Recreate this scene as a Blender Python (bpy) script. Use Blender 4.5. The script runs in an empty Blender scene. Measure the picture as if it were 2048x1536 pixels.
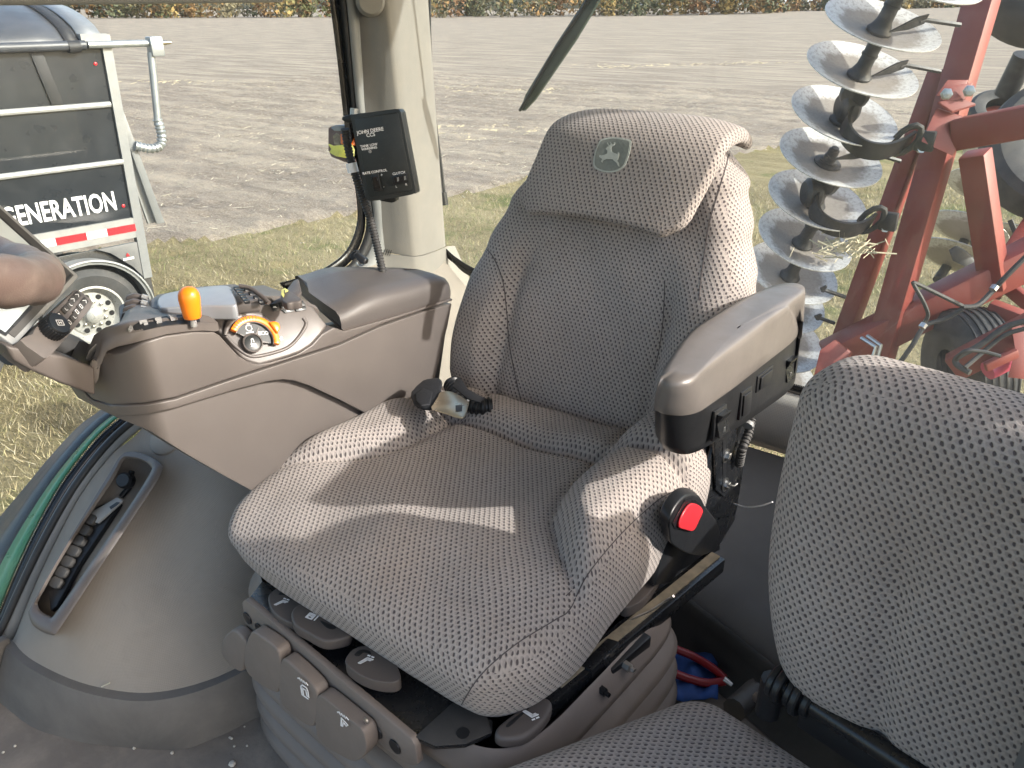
import bpy, bmesh, math, random
import numpy as np
from mathutils import Vector, Matrix
from mathutils.bvhtree import BVHTree
random.seed(7); RNG = np.random.default_rng(7)
SC = bpy.context.scene
COL = SC.collection

# ------------------------------------------------------------------ camera
EYE = Vector((.73, -.58, 1.26)); PITCH = math.radians(26.05); YAW = math.radians(36)
cam_data = bpy.data.cameras.new('camera'); cam = bpy.data.objects.new('camera', cam_data); COL.objects.link(cam)
cam.location = EYE; cam.rotation_euler = (math.pi/2 - PITCH, 0, YAW)
cam_data.sensor_width = 36; cam_data.lens = 36*1540/2048; cam_data.clip_start = .02; cam_data.clip_end = 3000
cam_data.dof.use_dof = False
SC.camera = cam
# ------------------------------------------------------------------ light
SUN_DIR = Vector((1.0, .34, .58)).normalized()      # towards the sun
w = bpy.data.worlds.new('World'); SC.world = w; w.use_nodes = True
wn = w.node_tree.nodes; wl = w.node_tree.links; wn.clear()
sky = wn.new('ShaderNodeTexSky'); sky.sky_type = 'NISHITA'; sky.sun_disc = False
sky.sun_elevation = math.asin(SUN_DIR.z); sky.sun_rotation = math.atan2(SUN_DIR.x, SUN_DIR.y)
sky.air_density = 1.0; sky.dust_density = 3.6; sky.ozone_density = .8
bg = wn.new('ShaderNodeBackground'); bg.inputs[1].default_value = .15
wo = wn.new('ShaderNodeOutputWorld'); wl.new(sky.outputs[0], bg.inputs[0]); wl.new(bg.outputs[0], wo.inputs[0])
sd = bpy.data.lights.new('sun', 'SUN'); sd.energy = 2.2; sd.angle = math.radians(.9); sd.color = (1, .965, .91)
so = bpy.data.objects.new('sun', sd); COL.objects.link(so); so.location = (0, 0, 30)
so.rotation_euler = SUN_DIR.to_track_quat('Z', 'Y').to_euler()
vs = SC.view_settings; vs.view_transform = 'Standard'; vs.look = 'None'; vs.gamma = 1; vs.use_curve_mapping = False
vs.exposure = 1.6
SC.cycles.max_bounces = 10; SC.cycles.transparent_max_bounces = 16

GROUND = -1.94
# ------------------------------------------------------------------ measuring help
F_ = 1540.
RV = Vector((math.cos(YAW), math.sin(YAW), 0)); HV = Vector((-math.sin(YAW), math.cos(YAW), 0))
FV = HV*math.cos(PITCH) + Vector((0, 0, -math.sin(PITCH))); UV_ = HV*math.sin(PITCH) + Vector((0, 0, math.cos(PITCH)))
def ray(u, v): return RV*((u-1024)/F_) + FV - UV_*((v-768)/F_)
def at(u, v, x=None, y=None, z=None, d=None, pl=None):
    """the point of the place that the photograph shows at u, v, on a known plane of the cab (x, y or z), at a depth, or on plane pl=(point, normal)"""
    r = ray(u, v)
    if pl is not None: d = (pl[0]-EYE).dot(pl[1])/r.dot(pl[1])
    elif d is None:
        if x is not None: d = (x-EYE.x)/r.x
        elif y is not None: d = (y-EYE.y)/r.y
        else: d = (z-EYE.z)/r.z
    return EYE + r*d
def V(*a): return Vector(a)
def lerp(a, b, t): return a + (b-a)*t
def sstep(a, b, t):
    t = max(0., min(1., (t-a)/(b-a))); return t*t*(3-2*t)

# ------------------------------------------------------------------ materials
def newmat(name):
    m = bpy.data.materials.new(name); m.use_nodes = True
    nt = m.node_tree; nt.nodes.clear(); out = nt.nodes.new('ShaderNodeOutputMaterial')
    return m, nt, out
def N(nt, t, **k):
    n = nt.nodes.new(t)
    for a, b in k.items(): setattr(n, a, b)
    return n
def mth(nt, op, a, b=None, c=None, clamp=False):
    n = nt.nodes.new('ShaderNodeMath'); n.operation = op; n.use_clamp = clamp
    for i, q in enumerate((a, b, c)):
        if q is None: continue
        if isinstance(q, (int, float)): n.inputs[i].default_value = q
        else: nt.links.new(q, n.inputs[i])
    return n.outputs[0]
def mixc(nt, f, a, b, mode='MIX'):
    n = nt.nodes.new('ShaderNodeMix'); n.data_type = 'RGBA'; n.blend_type = mode
    for i, q in ((0, f), (6, a), (7, b)):
        if isinstance(q, (int, float)): n.inputs[i].default_value = q
        elif isinstance(q, tuple): n.inputs[i].default_value = (*q[:3], 1)
        else: nt.links.new(q, n.inputs[i])
    return n.outputs[2]
def noise(nt, vec, scale, detail=4, rough=.55, dist=0):
    n = nt.nodes.new('ShaderNodeTexNoise'); n.inputs['Scale'].default_value = scale; n.inputs['Detail'].default_value = detail
    n.inputs['Roughness'].default_value = rough; n.inputs['Distortion'].default_value = dist
    if vec is not None: nt.links.new(vec, n.inputs['Vector'])
    return n.outputs[0]
def ramp(nt, f, a, b, ca=(0, 0, 0), cb=(1, 1, 1)):
    n = nt.nodes.new('ShaderNodeValToRGB'); e = n.color_ramp.elements
    e[0].position = a; e[1].position = b; e[0].color = (*ca, 1); e[1].color = (*cb, 1)
    nt.links.new(f, n.inputs[0]); return n.outputs[0]
def mat(name, col, rough=.5, metal=0, var=.12, vs=9, dirt=0, dcol=(.3, .26, .2), ds=6, grain=0, gs=900, wear=0, wcol=(.5, .5, .5), rv=.12, spec=.5, coat=0):
    m, nt, out = newmat(name)
    p = N(nt, 'ShaderNodeBsdfPrincipled'); nt.links.new(p.outputs[0], out.inputs[0])
    tc = N(nt, 'ShaderNodeTexCoord').outputs['Object']
    n1 = noise(nt, tc, vs, 5)
    dark = tuple(c*(1-var) for c in col); light = tuple(min(1, c*(1+var)) for c in col)
    c = mixc(nt, ramp(nt, n1, .3, .7), dark, light)
    if dirt:
        n2 = noise(nt, tc, ds, 8, .7, .4)
        c = mixc(nt, mth(nt, 'MULTIPLY', ramp(nt, n2, .45, .75), dirt), c, dcol)
    if wear:
        n3 = noise(nt, tc, ds*7, 6, .75)
        c = mixc(nt, mth(nt, 'MULTIPLY', ramp(nt, n3, .6, .68), wear), c, wcol)
    nt.links.new(c, p.inputs['Base Color'])
    n4 = noise(nt, tc, vs*3, 4)
    nt.links.new(mth(nt, 'MULTIPLY_ADD', n4, rv*2, rough-rv, clamp=True), p.inputs['Roughness'])
    p.inputs['Metallic'].default_value = metal; p.inputs['Specular IOR Level'].default_value = spec
    if coat: p.inputs['Coat Weight'].default_value = coat
    if grain:
        b = N(nt, 'ShaderNodeBump'); b.inputs['Strength'].default_value = grain; b.inputs['Distance'].default_value = .0006
        nt.links.new(noise(nt, tc, gs, 3, .6), b.inputs['Height']); nt.links.new(b.outputs[0], p.inputs['Normal'])
    return m
def fabric():
    m, nt, out = newmat('dotted_velour')
    p = N(nt, 'ShaderNodeBsdfPrincipled'); nt.links.new(p.outputs[0], out.inputs[0])
    tc = N(nt, 'ShaderNodeTexCoord'); uv = tc.outputs['UV']
    wob = N(nt, 'ShaderNodeTexNoise'); wob.inputs['Scale'].default_value = 160; wob.inputs['Detail'].default_value = 2; nt.links.new(uv, wob.inputs['Vector'])
    wv = N(nt, 'ShaderNodeVectorMath', operation='MULTIPLY_ADD'); nt.links.new(wob.outputs['Color'], wv.inputs[0])
    wv.inputs[1].default_value = (.0036, .0036, 0); nt.links.new(uv, wv.inputs[2])
    s = N(nt, 'ShaderNodeSeparateXYZ'); nt.links.new(wv.outputs[0], s.inputs[0])
    SX, SY = .0098, .0068
    vv = mth(nt, 'DIVIDE', s.outputs[1], SY); row = mth(nt, 'FLOOR', vv); fy = mth(nt, 'SUBTRACT', mth(nt, 'FRACT', vv), .5)
    half = mth(nt, 'MULTIPLY', mth(nt, 'PINGPONG', row, 1.0), .5)
    uu = mth(nt, 'ADD', mth(nt, 'DIVIDE', s.outputs[0], SX), half)
    fx = mth(nt, 'SUBTRACT', mth(nt, 'FRACT', uu), .5)
    X = mth(nt, 'MULTIPLY', fx, SX); Y = mth(nt, 'MULTIPLY', fy, SY)
    def blob(ox, oy, a, b, soft):
        dx = mth(nt, 'DIVIDE', mth(nt, 'SUBTRACT', mth(nt, 'ADD', X, mth(nt, 'MULTIPLY', Y, .25)), ox), a)
        dy = mth(nt, 'DIVIDE', mth(nt, 'SUBTRACT', Y, oy), b)
        d = mth(nt, 'SQRT', mth(nt, 'ADD', mth(nt, 'MULTIPLY', dx, dx), mth(nt, 'MULTIPLY', dy, dy)))
        mr = N(nt, 'ShaderNodeMapRange', interpolation_type='SMOOTHSTEP'); nt.links.new(d, mr.inputs[0])
        mr.inputs[1].default_value = 1-soft; mr.inputs[2].default_value = 1+soft; mr.inputs[3].default_value = 1; mr.inputs[4].default_value = 0
        return mr.outputs[0]
    core = blob(.0009, .0001, .0016, .0023, .3); halo = blob(-.0009, -.0003, .0033, .0028, .25)
    ob = tc.outputs['Object']
    big = noise(nt, ob, 7, 4); fine = noise(nt, uv, 2600, 3, .7); mid = noise(nt, uv, 420, 3, .6)
    base = mixc(nt, ramp(nt, big, .3, .7), (.335, .298, .272), (.42, .378, .348))
    base = mixc(nt, ramp(nt, mid, .25, .8), base, (.275, .245, .226))
    base = mixc(nt, mth(nt, 'MULTIPLY', ramp(nt, fine, .3, .8), .35), base, (.46, .42, .39))
    base = mixc(nt, mth(nt, 'MULTIPLY', ramp(nt, noise(nt, ob, 5, 6, .65, .5), .52, .72), .35), base, (.25, .205, .165))
    c = mixc(nt, mth(nt, 'MULTIPLY', halo, .5), base, (.215, .19, .185))
    c = mixc(nt, mth(nt, 'MULTIPLY', core, .88), c, (.062, .052, .055))
    nt.links.new(c, p.inputs['Base Color']); p.inputs['Roughness'].default_value = .92
    p.inputs['Specular IOR Level'].default_value = .15
    p.inputs['Sheen Weight'].default_value = .2; p.inputs['Sheen Roughness'].default_value = .4
    p.inputs['Sheen Tint'].default_value = (.8, .77, .74, 1)
    h = mth(nt, 'SUBTRACT', mth(nt, 'MULTIPLY', fine, .35), mth(nt, 'ADD', core, mth(nt, 'MULTIPLY', halo, .5)))
    b = N(nt, 'ShaderNodeBump'); b.inputs['Strength'].default_value = .75; b.inputs['Distance'].default_value = .0011
    nt.links.new(h, b.inputs['Height']); nt.links.new(b.outputs[0], p.inputs['Normal'])
    return m
def knit(name, col, pitch=.0042, depth=.5, dk=.72):
    """trim cloth or vinyl with a small woven/perforated relief"""
    m, nt, out = newmat(name)
    p = N(nt, 'ShaderNodeBsdfPrincipled'); nt.links.new(p.outputs[0], out.inputs[0])
    tc = N(nt, 'ShaderNodeTexCoord'); uv = tc.outputs['UV']; ob = tc.outputs['Object']
    s = N(nt, 'ShaderNodeSeparateXYZ'); nt.links.new(uv, s.inputs[0])
    k = 2*math.pi/pitch
    a = mth(nt, 'SINE', mth(nt, 'MULTIPLY', mth(nt, 'ADD', s.outputs[0], s.outputs[1]), k*.7))
    b_ = mth(nt, 'SINE', mth(nt, 'MULTIPLY', mth(nt, 'SUBTRACT', s.outputs[0], s.outputs[1]), k*.7))
    h = mth(nt, 'MULTIPLY', a, b_); hole = ramp(nt, h, .1, .75)
    big = noise(nt, ob, 3.5, 6, .6, .3)
    base = mixc(nt, ramp(nt, big, .3, .72), tuple(c*.86 for c in col), tuple(c*1.1 for c in col))
    base = mixc(nt, mth(nt, 'MULTIPLY', ramp(nt, noise(nt, ob, 14, 8, .7, 1.), .55, .75), .35), base, tuple(c*.7 for c in col))
    c = mixc(nt, hole, base, mixc(nt, .5, base, tuple(c*dk for c in col)))
    nt.links.new(c, p.inputs['Base Color']); p.inputs['Roughness'].default_value = .78; p.inputs['Specular IOR Level'].default_value = .25
    bb = N(nt, 'ShaderNodeBump'); bb.inputs['Strength'].default_value = depth; bb.inputs['Distance'].default_value = .0006; bb.invert = True
    nt.links.new(hole, bb.inputs['Height']); nt.links.new(bb.outputs[0], p.inputs['Normal'])
    return m
def glassmat(name='window_glass', dust=.05, tint=(.93, .96, .95)):
    m, nt, out = newmat(name)
    t = N(nt, 'ShaderNodeBsdfTransparent'); t.inputs[0].default_value = (*tint, 1)
    g = N(nt, 'ShaderNodeBsdfGlossy'); g.inputs['Roughness'].default_value = .02
    d = N(nt, 'ShaderNodeBsdfTranslucent'); d.inputs[0].default_value = (.8, .8, .78, 1)
    d2 = N(nt, 'ShaderNodeBsdfDiffuse'); d2.inputs[0].default_value = (.8, .8, .78, 1)
    dd = N(nt, 'ShaderNodeMixShader'); dd.inputs[0].default_value = .5; nt.links.new(d.outputs[0], dd.inputs[1]); nt.links.new(d2.outputs[0], dd.inputs[2])
    lw_ = N(nt, 'ShaderNodeLayerWeight'); lw_.inputs[0].default_value = .5
    fr_ = mth(nt, 'MULTIPLY_ADD', mth(nt, 'POWER', lw_.outputs['Facing'], 5.0), .45, .022)
    mx = N(nt, 'ShaderNodeMixShader'); nt.links.new(fr_, mx.inputs[0]); nt.links.new(t.outputs[0], mx.inputs[1]); nt.links.new(g.outputs[0], mx.inputs[2])
    ob = N(nt, 'ShaderNodeTexCoord').outputs['Object']
    n1 = ramp(nt, noise(nt, ob, 190, 4, .7), .64, .72); n2 = ramp(nt, noise(nt, ob, 3, 6, .65, .6), .35, .8); n3 = noise(nt, ob, 40, 5, .7)
    f = mth(nt, 'ADD', mth(nt, 'MULTIPLY', n1, .10), mth(nt, 'MULTIPLY', mth(nt, 'MULTIPLY', n2, n3), dust*2.4))
    f = mth(nt, 'ADD', f, dust*.5, clamp=True)
    m2 = N(nt, 'ShaderNodeMixShader'); nt.links.new(f, m2.inputs[0]); nt.links.new(mx.outputs[0], m2.inputs[1]); nt.links.new(dd.outputs[0], m2.inputs[2])
    nt.links.new(m2.outputs[0], out.inputs[0]); return m
M = {}
M['fabric'] = fabric()
M['taupe'] = mat('taupe_plastic', (.105, .092, .085), .4, var=.05, dirt=.14, dcol=(.15, .132, .118), grain=.25, gs=1300)
M['taupe_d'] = mat('dark_taupe_plastic', (.085, .072, .066), .5, var=.05, grain=.3, gs=1300)
M['lid'] = mat('grained_lid_plastic', (.085, .076, .072), .38, var=.05, grain=.7, gs=420, rv=.06)
M['armtop'] = mat('worn_armrest_vinyl', (.115, .104, .097), .36, var=.08, vs=14, grain=.3, gs=700, dirt=.25, dcol=(.16, .148, .138), ds=12)
M['black'] = mat('black_plastic', (.009, .010, .012), .4, var=.1, dirt=.18, dcol=(.04, .037, .034), grain=.25)
M['blacksatin'] = mat('black_painted_steel', (.008, .009, .011), .27, var=.1, dirt=.35, dcol=(.05, .045, .036), ds=9, wear=.25, wcol=(.2, .19, .17))
M['rubber'] = mat('dusty_rubber', (.036, .035, .034), .65, var=.15, dirt=.5, dcol=(.09, .08, .072), ds=4, grain=.4, gs=500)
M['seal'] = mat('window_seal_rubber', (.02, .021, .023), .6, var=.1, dirt=.3, dcol=(.08, .075, .07))
M['floor'] = mat('dusty_floor_mat', (.16, .14, .122), .85, var=.2, vs=6, dirt=.8, dcol=(.27, .235, .195), ds=10, grain=.9, gs=220, wear=.6, wcol=(.10, .09, .085))
M['liner'] = knit('fender_liner_cloth', (.30, .268, .232))
M['skirtpl'] = mat('rubber_skirt', (.105, .096, .088), .68, var=.18, vs=5, dirt=.6, dcol=(.19, .175, .155), ds=5, grain=.5, gs=380)
M['pillar'] = mat('moulded_pillar_trim', (.225, .213, .193), .8, var=.05, dirt=.25, dcol=(.33, .29, .235), ds=7, grain=.8, gs=300)
M['greytrim'] = mat('grey_frame_trim', (.21, .215, .215), .55, var=.06, dirt=.2, dcol=(.3, .28, .25), grain=.3)
M['beige'] = knit('perforated_rear_trim', (.42, .39, .35), .0055, .6, .5)
M['orange'] = mat('orange_plastic', (.86, .21, .01), .32, var=.03, spec=.5, rv=.04)
M['white'] = mat('white_print', (.8, .8, .8), .6, var=.02)
M['steel'] = mat('worn_bright_steel', (.55, .54, .52), .32, 1, var=.15, vs=30, dirt=.3, dcol=(.2, .18, .16), ds=20)
M['brass'] = mat('belt_tongue_steel', (.62, .55, .42), .3, 1, var=.1)
M['zinc'] = mat('galvanised_pipe', (.38, .40, .41), .42, .7, var=.12)
M['red'] = mat('red_latch', (.55, .025, .035), .35, var=.05)
M['glass'] = glassmat(dust=.012)
M['glassr'] = glassmat('rear_window_glass', .018)
M['frit'] = mat('black_glass_border', (.012, .012, .013), .25, var=.05)
M['screen'] = mat('dusty_display_glass', (.42, .47, .49), .16, var=.12, vs=10, dirt=.3, dcol=(.55, .58, .58), ds=18, rv=.05)
M['redpaint'] = mat('faded_red_paint', (.21, .038, .028), .5, var=.2, vs=3, dirt=.35, dcol=(.22, .09, .065), ds=5, wear=.35, wcol=(.16, .07, .05))
M['tyre'] = mat('dusty_tyre', (.045, .046, .048), .75, var=.15, dirt=.5, dcol=(.12, .11, .1), ds=5, grain=.4, gs=200)
M['iron'] = mat('dark_cast_iron', (.03, .031, .033), .5, .3, var=.2, dirt=.5, dcol=(.15, .135, .12), ds=9)

# ------------------------------------------------------------------ object builders
def put(o, parent):
    if parent is not None:
        o.parent = parent
        off = Vector(parent.get('_o', (0, 0, 0)))
        o.location = o.location - off
    COL.objects.link(o)
def thing(name, label, cat, loc=(0, 0, 0), group=None):
    o = bpy.data.objects.new(name, None); o.empty_display_size = .1; o.location = loc; COL.objects.link(o)
    o['label'] = label; o['category'] = cat; o['_o'] = list(loc)
    if group: o['group'] = group
    return o
def tag(o, label, cat, group=None, kind=None):
    o['label'] = label; o['category'] = cat
    if group: o['group'] = group
    if kind: o['kind'] = kind
    return o
def mk(name, verts, faces, m, parent=None, smooth=True, uv=None, angle=38, label=None):
    vv = np.array([tuple(v) for v in verts], float)
    c = Vector(((vv[:, 0].min()+vv[:, 0].max())/2, (vv[:, 1].min()+vv[:, 1].max())/2, vv[:, 2].min()))
    me = bpy.data.meshes.new(name); me.from_pydata([tuple(Vector(v)-c) for v in verts], [], [tuple(f) for f in faces])
    if uv is not None:
        l = me.uv_layers.new(name='UVMap'); k = 0; flat = []
        for fu in uv: flat += [q for p_ in fu for q in p_]
        l.data.foreach_set('uv', flat)
    me.validate(); me.update()
    me.materials.append(m if not isinstance(m, str) else M[m])
    if smooth:
        me.polygons.foreach_set('use_smooth', [True]*len(me.polygons))
        if angle: me.set_sharp_from_angle(angle=math.radians(angle))
    o = bpy.data.objects.new(name, me); o.location = c; put(o, parent)
    o['_o'] = list(c)
    if label: o['label'] = label
    return o
def from_bm(name, bm, m, parent=None, smooth=True, angle=38, label=None):
    bmesh.ops.recalc_face_normals(bm, faces=bm.faces)
    bm.verts.index_update()
    v = [x.co.copy() for x in bm.verts]; f = [[q.index for q in fc.verts] for fc in bm.faces]; bm.free()
    return mk(name, v, f, m, parent, smooth, None, angle, label)
class Geo:
    """collects several shells into one part"""
    def __init__(s): s.v = []; s.f = []
    def add(s, v, f):
        n = len(s.v); s.v += [Vector(q) for q in v]; s.f += [[i+n for i in q] for q in f]; return s
    def obj(s, name, m, parent=None, **k): return mk(name, s.v, s.f, m, parent, **k)
def slab_g(pts, thick, bevel=.003, seg=2, cuts=None, deform=None):
    bm = bmesh.new(); pts = [Vector(p) for p in pts]; thick = Vector(thick)
    a = [bm.verts.new(p) for p in pts]; f = bm.faces.new(a)
    r = bmesh.ops.extrude_face_region(bm, geom=[f]); nv = [g for g in r['geom'] if isinstance(g, bmesh.types.BMVert)]
    for q in nv: q.co += thick
    bmesh.ops.recalc_face_normals(bm, faces=bm.faces)
    if bevel:
        es = [e for e in bm.edges if len(e.link_faces) == 2 and e.calc_face_angle(0) > .35]
        bmesh.ops.bevel(bm, geom=es, offset=bevel, segments=seg, affect='EDGES', profile=.5, clamp_overlap=True)
    if cuts:
        for co, no in cuts: bmesh.ops.bisect_plane(bm, geom=bm.verts[:]+bm.edges[:]+bm.faces[:], plane_co=co, plane_no=no)
    if deform:
        for q in bm.verts: q.co = deform(q.co.copy())
    big = [fc for fc in bm.faces if len(fc.verts) > 4]
    bmesh.ops.triangulate(bm, faces=big)
    bm.verts.index_update(); v = [x.co.copy() for x in bm.verts]; f = [[q.index for q in fc.verts] for fc in bm.faces]; bm.free()
    return v, f
def slab(name, pts, thick, m, parent=None, bevel=.003, seg=2, cuts=None, deform=None, **k):
    v, f = slab_g(pts, thick, bevel, seg, cuts, deform); return mk(name, v, f, m, parent, **k)
def box_g(c, size, rot=None, bevel=.002, seg=2):
    sx, sy, sz = [q/2 for q in size]; c = Vector(c); R = rot if rot is not None else Matrix.Identity(3)
    pts = [c + R @ V(a*sx, b*sy, -sz) for a, b in ((-1, -1), (1, -1), (1, 1), (-1, 1))]
    return slab_g(pts, R @ V(0, 0, 2*sz), bevel, seg)
def box(name, c, size, m, parent=None, rot=None, bevel=.002, seg=2, **k):
    v, f = box_g(c, size, rot, bevel, seg); return mk(name, v, f, m, parent, **k)
def frame_of(d, up=V(0, 0, 1)):
    d = Vector(d).normalized(); u = Vector(up)
    if abs(d.dot(u.normalized())) > .97: u = V(1, 0, 0)
    s = d.cross(u).normalized(); u2 = s.cross(d).normalized(); return s, u2, d
def smoothpts(p, n=6):
    p = [Vector(q) for q in p]; out = []
    for i in range(len(p)-1):
        a = p[max(i-1, 0)]; b = p[i]; c = p[i+1]; d = p[min(i+2, len(p)-1)]
        for k in range(n):
            t = k/n; out.append(.5*((2*b)+(c-a)*t+(2*a-5*b+4*c-d)*t*t+(3*b-a-3*c+d)*t**3))
    out.append(p[-1]); return out
def smooth2(p, n=5, closed=False):
    q = [V(a, b, 0) for a, b in p]
    if closed:
        q = [q[-1]]+q+[q[0], q[1]]; s = smoothpts(q, n); s = s[n:len(s)-n-1]
    else: s = smoothpts(q, n)
    return [(a.x, a.y) for a in s]
def tube_g(pts, r, seg=10, cap=True, closed=False, rfun=None):
    pts = [Vector(p) for p in pts]; n = len(pts); v = []; f = []
    up = V(0, 0, 1); s0 = None
    for i, p in enumerate(pts):
        d = (pts[(i+1) % n]-pts[i-1]) if closed else (pts[min(i+1, n-1)]-pts[max(i-1, 0)])
        if d.length < 1e-9: d = V(0, 0, 1)
        d.normalize()
        if s0 is None: s0, _, _ = frame_of(d)
        s0 = (s0 - d*s0.dot(d)).normalized(); u = d.cross(s0)
        rr = rfun(i/(n-1), i) if rfun else (r[i] if isinstance(r, (list, tuple)) else r)
        for k in range(seg):
            a = 2*math.pi*k/seg; v.append(p + (s0*math.cos(a)+u*math.sin(a))*rr)
    m_ = n if closed else n-1
    for i in range(m_):
        for k in range(seg):
            j = (i+1) % n; f.append([i*seg+k, i*seg+(k+1) % seg, j*seg+(k+1) % seg, j*seg+k])
    if cap and not closed: f.append(list(range(seg))[::-1]); f.append([(n-1)*seg+k for k in range(seg)])
    return v, f
def tube(name, pts, r, m, parent=None, seg=10, closed=False, rfun=None, **k):
    v, f = tube_g(pts, r, seg, True, closed, rfun); return mk(name, v, f, m, parent, **k)
def conduit_g(pts, r, pitch=.008, seg=12):
    """corrugated hose: resample finely and swell every other ring"""
    P = [Vector(p) for p in pts]; out = []; 
    for a, b in zip(P, P[1:]):
        n = max(1, int((b-a).length/(pitch/4)+.5))
        for k in range(n): out.append(a.lerp(b, k/n))
    out.append(P[-1])
    return tube_g(out, r, seg, rfun=lambda t, i: r*(1.0 if i % 4 < 2 else .82))
def lathe_g(prof, o, axis, seg=32, up=V(0, 0, 1), a0=0, a1=2*math.pi):
    s, u, d = frame_of(axis, up); o = Vector(o); v = []; f = []; full = abs(a1-a0-2*math.pi) < 1e-6
    n = seg if full else seg+1
    for (r, h) in prof:
        for k in range(n):
            a = a0+(a1-a0)*k/seg; v.append(o + d*h + (s*math.cos(a)+u*math.sin(a))*max(r, 1e-5))
    for i in range(len(prof)-1):
        for k in range(seg):
            k2 = (k+1) % n; f.append([i*n+k, i*n+k2, (i+1)*n+k2, (i+1)*n+k])
    return v, f
def lathe(name, prof, o, axis, m, parent=None, seg=32, a0=0, a1=2*math.pi, up=V(0, 0, 1), **k):
    v, f = lathe_g(prof, o, axis, seg, up, a0, a1); return mk(name, v, f, m, parent, **k)
def loft_g(rows, closed=False, uvs=True, thick=None):
    nr = len(rows); nc = len(rows[0]); v = [Vector(p) for r in rows for p in r]; f = []; uv = []
    # metric uv by mean arc length
    cu = [0.]; 
    for j in range(1, nc): cu.append(cu[-1]+sum((Vector(r[j])-Vector(r[j-1])).length for r in rows)/nr)
    cv = [0.]
    for i in range(1, nr): cv.append(cv[-1]+sum((Vector(rows[i][j])-Vector(rows[i-1][j])).length for j in range(nc))/nc)
    cu.append(cu[-1]+.01)
    for i in range(nr-1):
        for j in range(nc if closed else nc-1):
            j2 = (j+1) % nc; f.append([i*nc+j, i*nc+j2, (i+1)*nc+j2, (i+1)*nc+j])
            uv.append([(cu[j], cv[i]), (cu[j+1], cv[i]), (cu[j+1], cv[i+1]), (cu[j], cv[i+1])])
    return v, f, uv
def loft(name, rows, m, parent=None, closed=False, solid=0, angle=50, **k):
    v, f, uv = loft_g(rows, closed)
    o = mk(name, v, f, m, parent, uv=uv, angle=angle, **k)
    if solid:
        s = o.modifiers.new('thickness', 'SOLIDIFY'); s.thickness = solid; s.offset = 0
    return o
def pad(name, size, r, n, deform, m, parent=None, angle=None, uvo=(0, 0), plan=False, **k):
    """rounded cushion: a finely gridded box whose edges are rounded, then bent by deform; uv in metres"""
    L = [s/2 for s in size]
    def axis(l, n):
        k_ = 5; pos = [(-l + r - r*math.tan(math.pi/4*(1-i/k_)), -(l-r) - r*math.pi/4*(1-i/k_)) for i in range(k_)]
        inner = [(-(l-r)+2*(l-r)*i/n,)*2 for i in range(n+1)]
        return pos + inner + [(-a, -b) for a, b in pos[::-1]]
    A = [axis(L[i], n[i]) for i in range(3)]; NN = [len(a) for a in A]
    ids = {}; verts = []; faces = []; uv = []
    def vid(i, j, k_):
        key = (i, j, k_)
        if key not in ids:
            p = V(A[0][i][0], A[1][j][0], A[2][k_][0])
            c = V(*[max(-(L[q]-r), min(L[q]-r, p[q])) for q in range(3)])
            d = p-c
            if d.length > 1e-9: p = c + d.normalized()*r
            ids[key] = len(verts); verts.append(deform(p))
        return ids[key]
    for ax in range(3):
        b, c = [(1, 2), (2, 0), (0, 1)][ax]
        for side in (0, NN[ax]-1):
            # cloth coordinates: true arc length from the middle of the face, along each grid line
            PP = []
            for i in range(NN[b]):
                row = []
                for j in range(NN[c]):
                    idx = [0, 0, 0]; idx[ax] = side; idx[b] = i; idx[c] = j; row.append(verts[vid(*idx)])
                PP.append(row)
            mi, mj = NN[b]//2, NN[c]//2
            Ga = [[0.]*NN[c] for _ in range(NN[b])]; Gb = [[0.]*NN[c] for _ in range(NN[b])]
            for j in range(NN[c]):
                for i in range(mi+1, NN[b]): Ga[i][j] = Ga[i-1][j]+(PP[i][j]-PP[i-1][j]).length
                for i in range(mi-1, -1, -1): Ga[i][j] = Ga[i+1][j]-(PP[i][j]-PP[i+1][j]).length
            for i in range(NN[b]):
                for j in range(mj+1, NN[c]): Gb[i][j] = Gb[i][j-1]+(PP[i][j]-PP[i][j-1]).length
                for j in range(mj-1, -1, -1): Gb[i][j] = Gb[i][j+1]-(PP[i][j]-PP[i][j+1]).length
            def ease(G, ra, along):
                # keep the cloth print even: smooth the stretch over its neighbours
                B0 = [[(PP[i][j][b if along else c] if plan else (A[b][i][1] if along else A[c][j][1])) for j in range(NN[c])] for i in range(NN[b])]
                D = np.array([[G[i][j]-B0[i][j] for j in range(NN[c])] for i in range(NN[b])])*(.45 if plan else 1)
                for _ in range(2):
                    P_ = np.pad(D, 2, mode='edge'); D = sum(P_[2+q:2+q+D.shape[0], 2:-2] for q in range(-2, 3))/5
                    P_ = np.pad(D, 2, mode='edge'); D = sum(P_[2:-2, 2+q:2+q+D.shape[1]] for q in range(-2, 3))/5
                return [[D[i][j]+B0[i][j] for j in range(NN[c])] for i in range(NN[b])]
            G_ = (ease(Ga, 4, True), ease(Gb, 4, False)) if min(NN[b], NN[c]) > 20 else (Ga, Gb)
            for i in range(NN[b]-1):
                for j in range(NN[c]-1):
                    q = []; u = []
                    for (di, dj) in ((0, 0), (1, 0), (1, 1), (0, 1)):
                        idx = [0, 0, 0]; idx[ax] = side; idx[b] = i+di; idx[c] = j+dj; q.append(vid(*idx))
                        e = (G_[0][i+di][j+dj], G_[1][i+di][j+dj])
                        u.append((e[1]+uvo[0], e[0]+uvo[1]) if ax == 1 else (e[0]+uvo[0], e[1]+uvo[1]))
                    if side == 0: q = q[::-1]; u = u[::-1]
                    faces.append(q); uv.append(u)
    return mk(name, verts, faces, m, parent, uv=uv, angle=angle, **k)
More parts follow.
